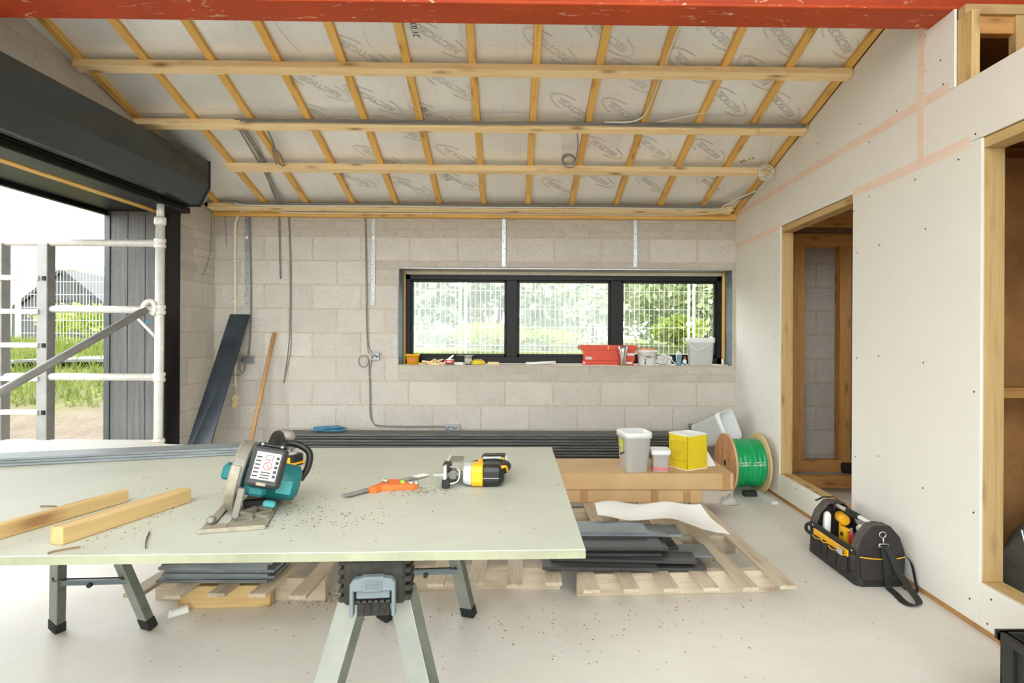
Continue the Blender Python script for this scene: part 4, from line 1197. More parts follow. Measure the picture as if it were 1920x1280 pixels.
saw = thing('circular_saw', 'teal and black cordless circular saw standing on its base plate on the table', 'circular saw', (-.757, 1.562, TOP), math.radians(15))
m = MB()
m.box(-.074, -.052, -.155, .155, 0, .005).box(-.018, .074, -.155, -.085, 0, .005).box(-.052, -.018, -.155, -.10, 0, .005).box(-.052, -.018, .10, .155, 0, .005)
m.box(-.018, -.010, -.085, .155, 0, .005).box(.066, .074, -.085, .155, 0, .005).box(-.018, .074, .145, .155, 0, .005).box(-.018, .074, .03, .155, 0, .003)
bp = part('base_plate', m, M['castalu'], saw, .001)
m = MB().box(-.074, .074, -.163, -.153, 0, .011)
part('front_lip', m, M['castalu'], bp, .002)
for (a, b) in (((-.010, -.085), (.066, -.02)), ((.066, -.085), (-.010, -.02)), ((-.010, -.02), (.066, .04)), ((.066, -.02), (-.010, .04)), ((.028, -.085), (.028, .04)), ((-.010, .04), (.066, .10)), ((.066, .04), (-.010, .10))):
    d = Vector((b[0]-a[0], b[1]-a[1], 0)); L = d.length
    part('rib', MB().box(0, L, -.0018, .0018, 0, .010, frame((a[0], a[1], .001), d, (0, 0, 1))), M['castalu'], bp)
BT = T((0, 0, .012)) @ RY(math.radians(13))
m = MB(); arc_plate(m, .018, .080, .0, .090, math.radians(-18), math.radians(200), -.050, -.018, 26, BT)
part('upper_guard', m, M['guard'], saw, .003)
m = MB(); arc_plate(m, .012, .078, .055, .090, math.radians(150), math.radians(292), -.050, -.024, 18, BT)
part('lower_guard', m, M['castalu'], saw, .003)
m = MB(); m.lathe([(.086, -.001), (.086, .001)], 40, BT @ T((-.037, .012, .078)) @ RY(PI/2))
part('blade', m, M['steelgrey'], saw)
m = MB(); m.lathe([(.040, 0), (.048, .006), (.050, .08), (.046, .125), (.030, .134)], 24, BT @ T((-.02, .03, .075)) @ RY(PI/2))
mh = part('motor_housing', m, M['teal'], saw)
part('motor_label', MB().box(.062, .100, -.0225, -.0195, .055, .092, BT), M['teal_l'], mh, .001)
part('gear_cover', MB().box(-.018, .03, -.05, .05, .045, .115, BT).box(.0, .045, -.085, -.04, .055, .085, BT), M['teal'], saw, .008)
part('teal_foot', MB().box(-.085, -.058, .03, .075, .055, .095, BT), M['teal'], saw, .006)
part('depth_lever', MB().box(.045, .075, -.075, -.055, .030, .046, BT), M['teal_l'], saw, .004)
part('bevel_bracket', MB().box(-.012, .07, .02, .12, .006, .028), M['black2'], saw, .004)
part('bevel_arm', MB().box(-.016, .0, -.10, -.085, .0, .075, BT), M['guard'], saw, .002)
part('main_handle', MB().tube(spline([(.035, -.085, .15), (.035, -.06, .185), (.035, .0, .195), (.035, .055, .165), (.030, .075, .11)], 6), [.020]*25, 10, M=BT), M['black2'], saw)
part('front_handle', MB().tube(spline([(.03, .07, .165), (.075, .075, .172), (.115, .075, .155), (.122, .07, .115), (.110, .068, .078)], 6), [.0095]*25, 10, M=BT), M['black2'], saw)
part('lock_knob', MB().lathe([(.02, 0), (.022, .010), (.014, .022)], 14, BT @ T((.055, .0, .196))), M['guard'], saw)
BB = BT @ T((.036, -.100, .085)) @ RX(math.radians(-14)) @ Matrix.Scale(.93, 4)
bt = part('battery', MB().box(-.043, .043, -.028, .03, .0, .108, BB), M['black2'], saw, .008, 2)
part('top_rail', MB().box(-.036, .036, -.020, .028, .106, .117, BB), M['black2'], bt, .004)
part('label_sticker', MB().box(-.031, .030, -.0288, -.0280, .020, .092, BB), M['sticker'], bt)
pm = MB()
for k in range(6): pm.box(-.029, -.016, -.0293, -.0288, .026 + .010*k, .0300 + .010*k, BB)
for k in range(5): pm.box(.020, .028, -.0293, -.0288, .028 + .012*k, .0355 + .012*k, BB)
pm.box(-.006, .012, -.0293, -.0288, .072, .0735, BB).box(-.006, .012, -.0293, -.0288, .084, .0855, BB).box(-.006, -.0045, -.0293, -.0288, .072, .0855, BB).box(.0105, .012, -.0293, -.0288, .072, .0855, BB)
for k in range(3): pm.box(-.010, .014, -.0293, -.0288, .024 + .007*k, .027 + .007*k, BB)
part('sticker_print', pm, M['inkdark'], bt)
rg = MB(); rg.tube([(.003 + .010*math.cos(a), -.0293, .057 + .010*math.sin(a)) for a in [2*PI*k/20 for k in range(20)]], .0009, 5, M=BB, closed=True)
rg.tube([(-.004, -.0293, .064), (.010, -.0293, .050)], .0009, 5, M=BB)
part('no_sign', rg, M['red'], bt)
part('release_button', MB().box(-.014, .012, -.031, -.026, .004, .013, BB), M['castalu'], bt, .003)
part('rail_hole', MB().lathe([(.004, 0), (.004, .001)], 8, BB @ T((-.025, -.0205, .112)) @ RX(PI/2)).lathe([(.004, 0), (.004, .001)], 8, BB @ T((.025, -.0205, .112)) @ RX(PI/2)), M['guard'], bt)
part('fence_screw', MB().lathe([(.010, 0), (.011, .010), (.006, .018)], 12, T((-.058, -.095, .014)) @ RX(PI/2.3)).tube([(-.058, -.098, .004), (-.058, -.098, .022)], .004, 8), M['guard'], saw)

# tape measure behind the saw
t = thing('tape_measure', 'black and yellow tape measure lying behind the circular saw', 'tape measure', (-.875, 2.135, TOP), math.radians(-20))
part('case', MB().prism(rrect(.075, .072, .025), 0, .040), M['black2'], t, .004)
part('yellow_band', MB().box(.010, .0385, -.037, .030, .006, .014).box(.012, .030, -.0372, -.035, .006, .034), M['amber'], t, .002)
part('grey_face', MB().prism(rrect(.04, .04, .018), .040, .0415), M['lgrey'], t)

# jigsaw lying on its side
jg = thing('jigsaw_tool', 'yellow, black and grey cordless jigsaw lying on its side on the table', 'jigsaw', (-.185, 1.845, TOP), math.radians(2))
def body_seg(name, x0, x1, w0, w1, mat, yy=.0, zz_=.036, r=.02, bev=.003):
    P = lambda x, w: [(x, yy + a, zz_ + b) for a, b in rrect(w, w*.92, min(r, w*.4))]
    return part(name, MB().loft([P(x0, w0), P(x1, w1)], smooth=False), mat, jg, bev)
body_seg('collar', -.032, -.006, .058, .072, M['lgrey'])
body_seg('yellow_body', -.006, .030, .073, .076, M['amber'])
body_seg('motor_cover', .030, .082, .075, .072, M['black2'])
body_seg('end_cover', .082, .096, .072, .048, M['black2'])
part('cover_seam', MB().box(.031, .081, -.0388, -.0365, .030, .0315), M['lgrey'], jg)
part('yellow_flash', MB().tube(spline([(.088, -.024, .062), (.100, .0, .058), (.104, .02, .04)], 4), .005, 6), M['amber'], jg)
hd_ = part('handle', MB().tube(spline([(-.02, .035, .045), (.0, .075, .046), (.035, .098, .046), (.075, .10, .046), (.10, .07, .045), (.092, .035, .044)], 6), [.017]*31, 10), M['black2'], jg)
part('grey_shoulder', MB().loft([[(-.03, .02 + a, .040 + b) for a, b in rrect(.05, .05, .02)], [(.012, .055 + a, .042 + b) for a, b in rrect(.045, .045, .018)]], smooth=True), M['sticker'], jg)
part('yellow_shoulder', MB().loft([[(.008, .075 + a, .046 + b) for a, b in rrect(.045, .042, .018)], [(.024, .09 + a, .046 + b) for a, b in rrect(.046, .042, .018)]]), M['amber'], jg, .003)
jb = part('battery', MB().box(.018, .103, .108, .158, .012, .072), M['black2'], jg, .008)
part('battery_band', MB().box(.022, .085, .104, .110, .060, .068).box(.096, .1045, .106, .150, .03, .07), M['lgrey'], jb, .002)
part('yellow_clip', MB().box(.078, .095, .104, .109, .02, .065), M['amber'], jb, .002)
sh_ = part('shoe', MB().box(-.090, -.081, -.045, .135, .008, .070), M['sticker'], jg, .002)
part('shoe_flange', MB().box(-.081, -.040, .05, .130, .062, .066).box(-.081, -.050, .04, .12, .010, .014), M['guard'], sh_, .001)
part('shoe_cover', MB().box(-.094, -.070, -.050, -.020, .004, .030).box(-.094, -.070, -.018, .022, .046, .074), M['black2'], sh_, .003)
part('guard_wire', MB().tube(spline([(-.088, -.040, .016), (-.06, -.044, .018), (-.045, -.038, .026), (-.042, -.030, .050), (-.055, -.020, .062), (-.088, -.012, .060)], 5), .003, 6), M['chrome'], jg)
part('plunger', MB().tube([(-.03, .0, .036), (-.075, .0, .036)], .010, 10).box(-.075, -.055, -.014, .014, .024, .050), M['guard'], jg)
part('saw_blade', MB().box(-.125, -.070, -.0010, .0010, .030, .038), M['steelgrey'], jg)

# combination square
sq = thing('combination_square', 'combination square with orange head and steel rule lying on the table', 'combination square', (-.445, 1.83, TOP), math.atan2(.259, .183))
part('steel_rule', MB().box(-.165, .155, -.0135, .0135, .008, .010), M['steelgrey'], sq)
part('bright_end', MB().box(.105, .1552, -.0137, .0137, .0079, .0102), M['white'], sq)
M['orange'] = plain('orange_paint', rgb(222, 108, 44), .4, dirt=.06)
out = [(-.09, -.022), (-.075, -.03), (-.055, -.027), (-.035, -.045), (.0, -.075), (.012, -.092), (.030, -.096), (.038, -.082), (.030, -.05), (.030, .0), (.018, .018), (-.01, .018), (-.05, .0), (-.088, -.008)]
hdq = part('head', MB().prism(out, 0, .018), M['orange'], sq, .002)
part('vial', MB().tube([(.005, -.055, .019), (.020, -.035, .019)], .006, 8), plain('green_vial', rgb(140, 200, 70), .2), hdq)
part('lock_nut', MB().lathe([(.008, 0), (.009, .006), (.005, .012)], 12, T((-.02, -.006, .018))), M['chrome'], hdq)
part('scriber_knob', MB().lathe([(.008, 0), (.008, .010)], 12, T((.014, -.082, .016))), M['chrome'], hdq)
part('lock_nut', MB().lathe([(.007, 0), (.007, .012)], 12, T((.028, -.090, .012))), M['chrome'], hdq)

# timber offcuts on the table
a = math.atan2(1.66 - 1.36, -1.145 + 1.222)
o = timber('timber_offcut', (-1.222 - .38*math.cos(a)*1.0, 1.36 - .38*math.sin(a), TOP+.0175), (-1.14, 1.662, TOP+.0175), .022, .035, M['studwood'])
tag(o, 'thin yellow timber batten at the left edge of the table', 'timber')
o = timber('timber_offcut', (-1.058, 1.318, TOP+.02), (-.972, 1.662, TOP+.02), .036, .040, M['studwood'])
tag(o, 'pale square timber offcut lying on the table left of the saw', 'timber')
# shavings and sawdust
M['sawdust2'] = plain('brown_shaving', rgb(128, 108, 78), .9)
def shaving(pts, label):
    m = MB(); ribbon(m, spline(pts, 5), .0045, (0, 0, 1), .0012)
    solo('wood_shaving', m, M['inkdark'] if 'dark' in label else M['sawdust2'], label, 'shaving')
shaving([(-.843, 1.262+.03, TOP+.003), (-.868, 1.33, TOP+.003), (-.905, 1.40, TOP+.003)], 'dark curved shaving right of the pale timber offcut on the table')
shaving([(-1.33, 1.605, TOP+.003), (-1.28, 1.60, TOP+.003), (-1.25, 1.55, TOP+.003)], 'thin shaving curl behind the yellow timber batten')
shaving([(-.99, 1.30, TOP+.003), (-1.02, 1.278, TOP+.003), (-1.03, 1.262, TOP+.003)], 'small curl of shaving at the front table edge')
def chips(name, label, spots, mat, seed):
    rng = random.Random(seed); m = MB()
    for (cx, cy, rx_, ry_, cnt, z, s) in spots:
        for _ in range(cnt):
            x = rng.gauss(cx, rx_); y = rng.gauss(cy, ry_)
            q = s*rng.uniform(.4, 1.4); h = q*.5
            m.box(-q, q, -q*.5, q*.5, 0, h, T((x, y, z)) @ RZ(rng.uniform(0, 3.1)))
    return solo(name, m, mat, label, 'sawdust', kind='stuff')
M['sawdust'] = plain('grey_sawdust', rgb(150, 138, 112), .95, dirt=.2, scale=80)
M['dust2'] = plain('pale_woodchip', rgb(160, 144, 120), .95, dirt=.2, scale=80)
chips('sawdust', 'grey sawdust scattered on the table around the tools', [(-.50, 1.52, .09, .06, 160, TOP+.0002, .0022), (-.66, 1.60, .03, .05, 90, TOP+.0002, .002), (-.34, 1.78, .05, .025, 170, TOP+.0002, .002), (-.6, 1.8, .35, .25, 120, TOP+.0002, .0018), (-.98, 1.45, .05, .08, 60, TOP+.0002, .002)], M['sawdust'], 31)
chips('wood_chips', 'pale wood chips and crumbs scattered over the concrete floor', [(-1.05, 2.80, .12, .03, 260, .0003, .004), (-.5, 2.6, .5, .12, 120, .0003, .003), (.3, 2.5, .5, .15, 90, .0003, .0026), (.75, 3.0, .3, .3, 160, .0003, .0035), (1.3, 3.2, .2, .5, 60, .0003, .0025), (-.6, 2.3, .6, .2, 60, .0003, .0022)], M['dust2'], 32)
# small white scrap by the left trestle foot
solo('paper_scrap', MB().hexa([(-1.60, 2.60, .0), (-1.54, 2.66, .0), (-1.56, 2.69, .0), (-1.62, 2.63, 0)], [(-1.595, 2.61, .025), (-1.545, 2.66, .028), (-1.56, 2.685, .03), (-1.61, 2.63, .025)]), M['white'], 'crumpled white scrap on the floor by the left trestle foot', 'scrap', bevel=.004)

# ================================================================ TOOL BAG
M['canvas'] = plain('dark_brown_canvas', rgb(50, 44, 42), .85, dirt=.2, scale=60, bump=.15)
M['canvasg'] = plain('dusty_grey_canvas', rgb(92, 84, 78), .9, dirt=.2, scale=25)
M['webbing'] = plain('black_webbing', rgb(40, 40, 38), .8, dirt=.1, scale=90)
bag = thing('tool_bag', 'open black tool bag with yellow trim and steel carrying bar by the right wall', 'tool bag', (1.638, 2.925, 0), math.radians(.6))
prof = [(0, .03), (.235, .03), (.240, .17), (.215, .245), (.165, .302), (.075, .302), (.025, .245), (-.002, .17)]
def endp(y0, y1, s=1.0): return MB().loft([[(.119 + (x-.119)*s, y0, z*s) for x, z in prof], [(.119 + (x-.119)*s, y1, z*s) for x, z in prof]], smooth=False)
for y0, y1 in ((0, .014), (.49, .504)):
    part('end_panel', endp(y0, y1), M['canvas'], bag, .005)
# gusset bands: dusty arch over each end
for y0, y1 in ((.008, .075), (.43, .496)):
    g = MB()
    for (a, b) in zip(prof[2:], prof[3:] ):
        pass
    arch = [(.240, .15), (.240, .17), (.215, .245), (.165, .302), (.075, .302), (.025, .245), (-.002, .17), (-.002, .15)]
    rings = []
    for x, z in arch:
        k = .955
        rings.append([(x, y0, z), (x, y1, z), (.119+(x-.119)*k, y1, z*k + .004), (.119+(x-.119)*k, y0, z*k + .004)])
    g.loft(rings, smooth=False)
    part('gusset', g, M['canvasg'], bag, .003)
part('side_panel', MB().box(-.002, .010, .01, .495, .03, .178), M['canvas'], bag, .004)
part('side_panel', MB().box(.228, .240, .01, .495, .03, .178), M['canvas'], bag, .004)
part('top_band', MB().box(-.006, .0, .03, .475, .150, .182), M['webbing'], bag, .003)
part('yellow_lining', MB().box(-.012, -.002, .08, .44, .118, .152), M['amber'], bag, .003)
part('base_tray', MB().prism([(x+.119, y+.252) for x, y in rrect(.262, .525, .04)], 0, .042), M['blackplastic'], bag, .006)
for k, (a, b) in enumerate(((.085, .165), (.172, .258), (.265, .335), (.342, .432))):
    h = .122 - .006*(k % 2)
    pk = part('pocket', MB().hexa([(-.030, a+.006, .035), (-.002, a, .035), (-.002, b, .035), (-.030, b-.006, .035)], [(-.024, a+.010, h), (-.004, a, h+.004), (-.004, b, h+.004), (-.024, b-.010, h)]), M['canvas'], bag, .006)
    part('yellow_trim', MB().tube([(-.005, a, h+.004), (-.025, a+.012, h+.001), (-.026, (a+b)/2, h-.004), (-.025, b-.012, h+.001), (-.005, b, h+.004)], .0026, 6), M['amber'], pk)
part('silver_tag', MB().box(-.030, -.026, .100, .150, .118, .150), M['lgrey'], bag, .001)
ep = part('end_pocket', MB().hexa([(.02, -.026, .035), (.22, -.026, .035), (.232, .0, .035), (.006, .0, .035)], [(.01, -.014, .15), (.23, -.014, .15), (.236, .0, .155), (.002, .0, .155)]), M['canvas'], bag, .008)
part('yellow_trim', MB().tube(spline([(.002, -.012, .152), (.06, -.019, .146), (.12, -.020, .144), (.18, -.019, .146), (.236, -.012, .152)], 3), .003, 6), M['amber'], ep)
rb = MB()
for k in range(9): rb.box(-.0085, .012, .020, .058, .045 + .0115*k, .0505 + .0115*k)
part('corner_ribs', rb, M['canvasg'], bag, .001)
for y in (.045, .455): part('rivet', MB().lathe([(.007, 0), (.005, .005)], 10, T((-.006, y, .166)) @ RY(-PI/2)), M['chrome'], bag)
bar = part('carry_bar', MB().tube([(.12, .03, .286), (.12, .47, .286)], .011, 12), M['alu'], bag)
gp = MB(); gp.tube([(.12, .20, .286), (.12, .21, .286), (.12, .31, .286), (.12, .32, .286)], [.014, .017, .017, .014], 12)
part('rubber_grip', gp, M['rubber'], bar)
part('bar_socket', MB().box(.10, .14, .425, .445, .262, .305).box(.10, .14, .062, .080, .262, .305), M['blackplastic'], bar, .005)
rg = MB(); rg.tube([(.12 + .017*math.cos(a), -.006, .262 + .015*math.sin(a)) for a in [2*PI*k/16 for k in range(16)]], .003, 6, closed=True)
part('strap_ring', rg, M['chrome'], bag)
cl = MB(); cl.tube([(.12, -.010, .250), (.121, -.014, .222)], [.004, .006], 8); cl.tube([(.094, -.014, .205), (.098, -.014, .218), (.144, -.014, .218), (.148, -.014, .205), (.094, -.014, .205)], .0035, 6)
part('swivel_clip', cl, M['chrome'], bag)
st = MB()
ribbon(st, spline([(.121, -.016, .208), (.122, -.036, .14), (.125, -.042, .07), (.135, -.034, .012), (.13, -.10, .005), (.115, -.19, .005), (.135, -.235, .012), (.165, -.215, .02), (.17, -.14, .05), (.158, -.07, .11), (.145, -.04, .17), (.132, -.022, .205)], 6), .036, (1, .1, 0.05), .003)
part('shoulder_strap', st, M['webbing'], bag)
st = MB()
ribbon(st, spline([(.235, .01, .16), (.25, -.03, .13), (.252, -.06, .05), (.248, -.075, .008), (.21, -.03, .006)], 6), .026, (.15, 1, .1), .003)
part('strap_tail', st, M['webbing'], bag)
part('far_loop', MB().tube(spline([(-.004, .47, .17), (-.022, .50, .15), (-.018, .51, .12), (.0, .50, .10)], 4), .010, 6), M['webbing'], bag)
# contents: things of their own
BM = wm(bag)
def inbag(name, label, cat, loc, rot=(0,0,0)):
    p = BM @ Vector(loc); return thing(name, label, cat, tuple(p), rot=rot)
t = inbag('cordless_drill', 'yellow and black cordless drill standing in the far end of the tool bag', 'drill', (.12, .37, .043), (0, 0, math.radians(80)))
part('battery_pack', MB().box(-.04, .04, -.03, .03, 0, .04), M['black2'], t, .006)
part('grip', MB().tube(spline([(0, 0, .03), (.005, 0, .10), (.0, 0, .16)], 4), .017, 10), M['amber'], t)
part('body', MB().tube([(-.05, 0, .185), (-.03, 0, .185), (.04, 0, .185), (.055, 0, .185)], [.024, .030, .030, .022], 14), M['amber'], t)
part('chuck', MB().tube([(.055, 0, .185), (.075, 0, .185), (.10, 0, .185)], [.020, .022, .010], 12), M['black2'], t)
part('side_cover', MB().box(-.03, .03, -.034, -.029, .165, .205), M['black2'], t, .004)
t = inbag('tool_case', 'amber plastic tool case standing in the middle of the tool bag', 'tool case', (.085, .30, .043), (0, .1, .05))
part('case', MB().box(-.018, .018, -.03, .03, 0, .155), M['amber'], t, .006)
part('clasp', MB().box(-.021, -.017, -.012, .012, .11, .13), M['black2'], t, .002)
t = inbag('hand_tool', 'white handled hand tool leaning in the far end of the tool bag', 'hand tool', (.055, .43, .043), (0, .05, 0))
part('handle', MB().loft([[(a, b, .0) for a, b in rrect(.03, .03, .01)], [(a*1.3, b*1.5, .10) for a, b in rrect(.03, .03, .01)], [(a*1.2, b*1.3, .19) for a, b in rrect(.03, .03, .01)], [(a*.6, b*.6, .205) for a, b in rrect(.03, .03, .01)]]), M['white'], t)
part('blade', MB().box(-.012, .012, -.001, .001, -.0, .02), M['steelgrey'], t)
t = inbag('hand_pliers', 'grey and green gripped pliers near the front of the tool bag', 'pliers', (.075, .145, .043), (0, 0, .4))
for s in (-1, 1): part('handle', MB().tube(spline([(s*.004, 0, .02), (s*.022, 0, .08), (s*.018, 0, .15)], 4), .008, 8), M['guard'], t)
part('jaw', MB().box(-.012, .012, -.006, .006, 0, .03), M['steelgrey'], t, .003)
part('green_spot', MB().lathe([(.009, 0), (.007, .004)], 10, T((.0, -.010, .10)) @ RX(PI/2)), M['lime'], t)
t = inbag('red_cutter', 'red handled cutter beside the pliers in the tool bag', 'cutter', (.09, .195, .043), (0, -.1, .2))
part('handle', MB().tube(spline([(0, 0, 0), (.0, .006, .09), (-.004, .0, .165)], 4), [.013]*9, 8), plain('red_plastic', rgb(204, 60, 48), .4), t)
part('tip', MB().box(-.006, .006, -.004, .004, .16, .19), M['steelgrey'], t, .002)
t = inbag('sealant_tube', 'white sealant tube lying against the wall side of the tool bag', 'sealant tube', (.185, .12, .15), (-1.35, 0, 0))
part('barrel', MB().lathe([(.024, 0), (.024, .19), (.020, .2)], 16), M['white'], t)
part('nozzle', MB().lathe([(.009, .2), (.004, .26)], 10), M['black2'], t)
t = inbag('hand_tool', 'grey rounded tool head in the near end of the tool bag', 'hand tool', (.14, .11, .10), (0, 0, 0))
part('head', MB().lathe([(.022, 0), (.027, .04), (.024, .09), (.008, .105)], 14), M['lgrey'], t)
part('stem', MB().lathe([(.008, -.055), (.008, .0)], 10), M['steelgrey'], t)
# strap hook on top of the far end
part('top_strap', ribbon(MB(), [(.03, .50, .292), (.08, .505, .312), (.14, .50, .314), (.20, .495, .270)], .02, (0, 1, 0), .003), M['webbing'], bag)

# ================================================================ WINDOW SILL
SZ = WZ0 + .0022
def on_sill(px, y=5.55): return (px - 1001.0) * y / 1100.0 + .0 * y
t = thing('orange_tub', 'small square amber tub at the left end of the sill', 'tub', (-1.135, 5.545, SZ), .05)
part('shell', tub_mesh(.115, .09, .098, .012, .84, .003, .003), M['amber'], t)
part('label', MB().box(-.03, .03, -.0475, -.0440, .03, .06), M['orange'], t)
wedges = [(-1.02, 5.56, 0, .13, .03, .018, .3, 0, 'flat pale wedge beside the amber tub'), (-1.00, 5.545, .019, .10, .028, .018, -.4, 0, 'pale wedge lying across the wedge pile'),
          (-.955, 5.56, .02, .10, .03, .02, .9, .5, 'tilted pale wedge in the middle of the wedge pile'), (-.93, 5.53, 0, .11, .03, .022, -.3, 0, 'pale wedge at the front of the wedge pile'),
          (-.90, 5.555, .024, .12, .035, .02, -.6, .35, 'long pale wedge on top of the wedge pile'), (-.865, 5.54, .0, .06, .03, .03, .2, 0, 'small pale block right of the wedge pile')]
for (x, y, z, l, w, h, rz, tl, lab) in wedges:
    tt = thing('timber_wedge', lab, 'wedge', (x, y, SZ + z), rot=(0, -tl, rz), group='timber wedges on the sill')
    part('wedge', MB().hexa([(-l/2, -w/2, 0), (l/2, -w/2, 0), (l/2, w/2, 0), (-l/2, w/2, 0)], [(-l/2, -w/2, h), (l/2, -w/2, h*.55), (l/2, w/2, h*.55), (-l/2, w/2, h)]), M['wood'], tt, .001)
t = thing('white_wedge', 'white plastic wedge leaning by the red carton on the sill', 'wedge', (-.82, 5.575, SZ), rot=(0, math.radians(-52), .1))
part('wedge', MB().hexa([(0, -.015, 0), (.11, -.015, 0), (.11, .015, 0), (0, .015, 0)], [(0, -.015, .04), (.11, -.015, .012), (.11, .015, .012), (0, .015, .04)]), M['white'], t, .002)
t = thing('screw_box', 'little red and black screw box left of the paint can', 'box', (-.785, 5.525, SZ), .03)
part('box', MB().box(-.037, .037, -.025, .025, 0, .046), M['red'], t, .002)
part('black_band', MB().box(-.0375, .0375, -.0256, .0, 0, .014), M['black2'], t)
part('label', MB().box(-.02, .015, -.0256, -.025, .026, .036), M['white'], t)
part('lid', MB().box(-.039, .039, -.027, .027, .044, .050), M['white'], t, .001)
solo('white_card_box', MB().box(-.745, -.66, 5.53, 5.575, SZ, SZ+.022), M['white'], 'flat white packet between the red box and the paint can', 'packet', bevel=.002)
t = thing('paint_can', 'small metal paint can with brown drips on the sill', 'can', (-.612, 5.535, SZ))
part('body', MB().lathe([(.034, 0), (.034, .076), (.036, .078), (.036, .082), (.033, .084)], 20), M['steelgrey'], t)
part('label', MB().lathe([(.0346, .012), (.0346, .066)], 20), plain('stained_label', rgb(222, 214, 196), .7, dirt=.35, scale=50), t)
part('brush', MB().box(-.11, .05, -.008, .008, .086, .094), M['guard'], t, .002)
t = thing('snack_packet', 'yellow and brown torn packet right of the paint can', 'packet', (-.515, 5.535, SZ), .1)
part('pouch', MB().loft([[(-.06, a, .024 + b) for a, b in rrect(.01, .03, .004)], [(-.03, a, .024 + b) for a, b in rrect(.05, .045, .012)], [(.03, a, .022 + b) for a, b in rrect(.05, .042, .012)], [(.06, a, .02 + b) for a, b in rrect(.01, .03, .004)]]), M['yellow'], t)
part('brown_flap', MB().box(-.05, .035, -.02, .02, .044, .052), M['drumply'], t, .003)
solo('wood_block', MB().box(-.43, -.325, 5.55, 5.58, SZ, SZ+.026), M['wood'], 'small plain wooden block alone on the sill', 'block', bevel=.001)
for k, (x0, x1, lab) in enumerate(((-.07, .14, 'white paper roll lying on the sill left of the red boxes'), (-.02, .21, 'second white paper roll crossing the first on the sill'))):
    mbb = MB(); mbb.tube([(x0, 5.56 - .03*k, SZ+.014), (x1, 5.555 + .015*k, SZ+.014 + .012*k)], .013, 12)
    solo('paper_roll', mbb, M['paper'], lab, 'paper roll')
solo('perforated_strip', MB().box(.38, .80, 5.512, 5.535, SZ, SZ+.004), M['steelgrey'], 'perforated steel strip lying along the sill front', 'metal strip')
M['redbox'] = plain('red_card', rgb(222, 70, 34), .45, dirt=.04)
t = thing('red_carton', 'flat red carton lying under the lidded red box on the sill', 'carton', (.71, 5.625, SZ))
part('box', MB().box(-.24, .25, -.035, .025, 0, .042), M['redbox'], t, .002)
part('label', MB().box(.17, .235, -.0358, -.035, .012, .03), M['white'], t)
part('label', MB().box(-.235, -.215, -.0358, -.035, .012, .03), M['white'], t)
t = thing('red_box', 'bright red box with an overlapping lid on the sill before the window', 'box', (.715, 5.625, SZ+.0422))
part('box', MB().box(-.235, .255, -.037, .025, 0, .115), M['redbox'], t, .002)
ld = part('lid', MB().box(-.27, .275, -.043, .028, .100, .148), M['redbox'], t, .002)
part('tape', MB().box(-.005, .005, -.0435, -.043, .105, .148), M['amber'], ld)
part('label', MB().box(-.215, -.155, -.0378, -.037, .012, .036), M['white'], t)
part('label', MB().box(.18, .25, -.0378, -.037, .05, .072), M['white'], t)
wt = MB()
for k in range(5): wt.box(-.212 + .011*k, -.2045 + .011*k, -.0384, -.0378, .018, .030)
part('print', wt, M['ink'], t)
t = thing('steel_tumbler', 'stainless steel tumbler standing before the red box', 'tumbler', (.845, 5.522, SZ))
part('cup', MB().lathe([(.027, 0), (.029, .004), (.031, .08), (.043, .13), (.043, .178), (.040, .180), (.038, .12)], 24), M['chrome'], t)
part('lid', MB().lathe([(.042, .178), (.042, .184), (.03, .188)], 24), M['blackplastic'], t)
t = thing('paint_kettle', 'white plastic pail with printed label and wire handle beside the tumbler', 'pail', (1.085, 5.59, SZ))
part('pail', MB().lathe([(.078, 0), (.080, .004), (.090, .125), (.097, .127), (.097, .143), (.088, .143), (.078, .01)], 28), M['white'], t)
part('handle', MB().tube(spline([(-.095, -.02, .125), (-.07, -.075, .10), (0, -.098, .075), (.07, -.075, .10), (.095, -.02, .125)], 5), .003, 6), M['lgrey'], t)
pr_ = MB()
for (a, z, w_, h_) in ((0, .085, .05, .006), (.0, .072, .035, .004), (-.35, .055, .014, .012), (-.35, .035, .014, .012), (-.35, .018, .014, .012)):
    aa = -PI/2 + a; rr = .0835 + .0085*z/.125 + .0012 + .0006
    c_ = Vector((rr*math.cos(aa), rr*math.sin(aa), z))
    pr_.box(-w_/2, w_/2, -.0006, .0006, -h_/2, h_/2, T(c_) @ RZ(aa + PI/2))
part('label_print', pr_, M['inkdark'], t)
t = thing('orange_lid_tray', 'shallow orange tray propped behind the printed pail', 'tray', (1.10, 5.672, SZ+.12), rot=(0, 0, 0))
part('tray', MB().box(-.075, .075, -.012, .012, .025, .04), plain('salmon', rgb(226, 130, 90), .5), t, .003)
part('stand', MB().box(-.05, .05, -.004, .006, -.12, .025), M['white'], t)
def crumple(name, label, c, r, hgt, mat, seed):
    rng = random.Random(seed); bm = bmesh.new(); bmesh.ops.create_icosphere(bm, subdivisions=3, radius=1)
    for v_ in bm.verts:
        f = rng.uniform(.5, 1.12); p = v_.co * f
        v_.co = Vector((p.x*r[0], p.y*r[1], max(-.98, p.z)*hgt/2 + hgt/2))
    me = bpy.data.meshes.new(name); bm.to_mesh(me); bm.free(); me.materials.append(mat)
    o = bpy.data.objects.new(name, me); COL.objects.link(o); o.location = c
    return tag(o, label, name.split('_')[-1] if name.split('_')[-1] != 'film' else 'film')
M['film'] = plain('crinkled_film', rgb(222, 222, 220), .2, dirt=.15, scale=60)
crumple('crumpled_film', 'crumpled clear film bundle on the sill beside the pail', (1.24, 5.55, SZ), (.085, .045), .11, M['film'], 41)
o = timber('white_stick', (1.26, 5.53, SZ+.10), (1.345, 5.53, SZ+.02), .012, .008, M['white']); tag(o, 'short white stick leaning on the crumpled film', 'stick')
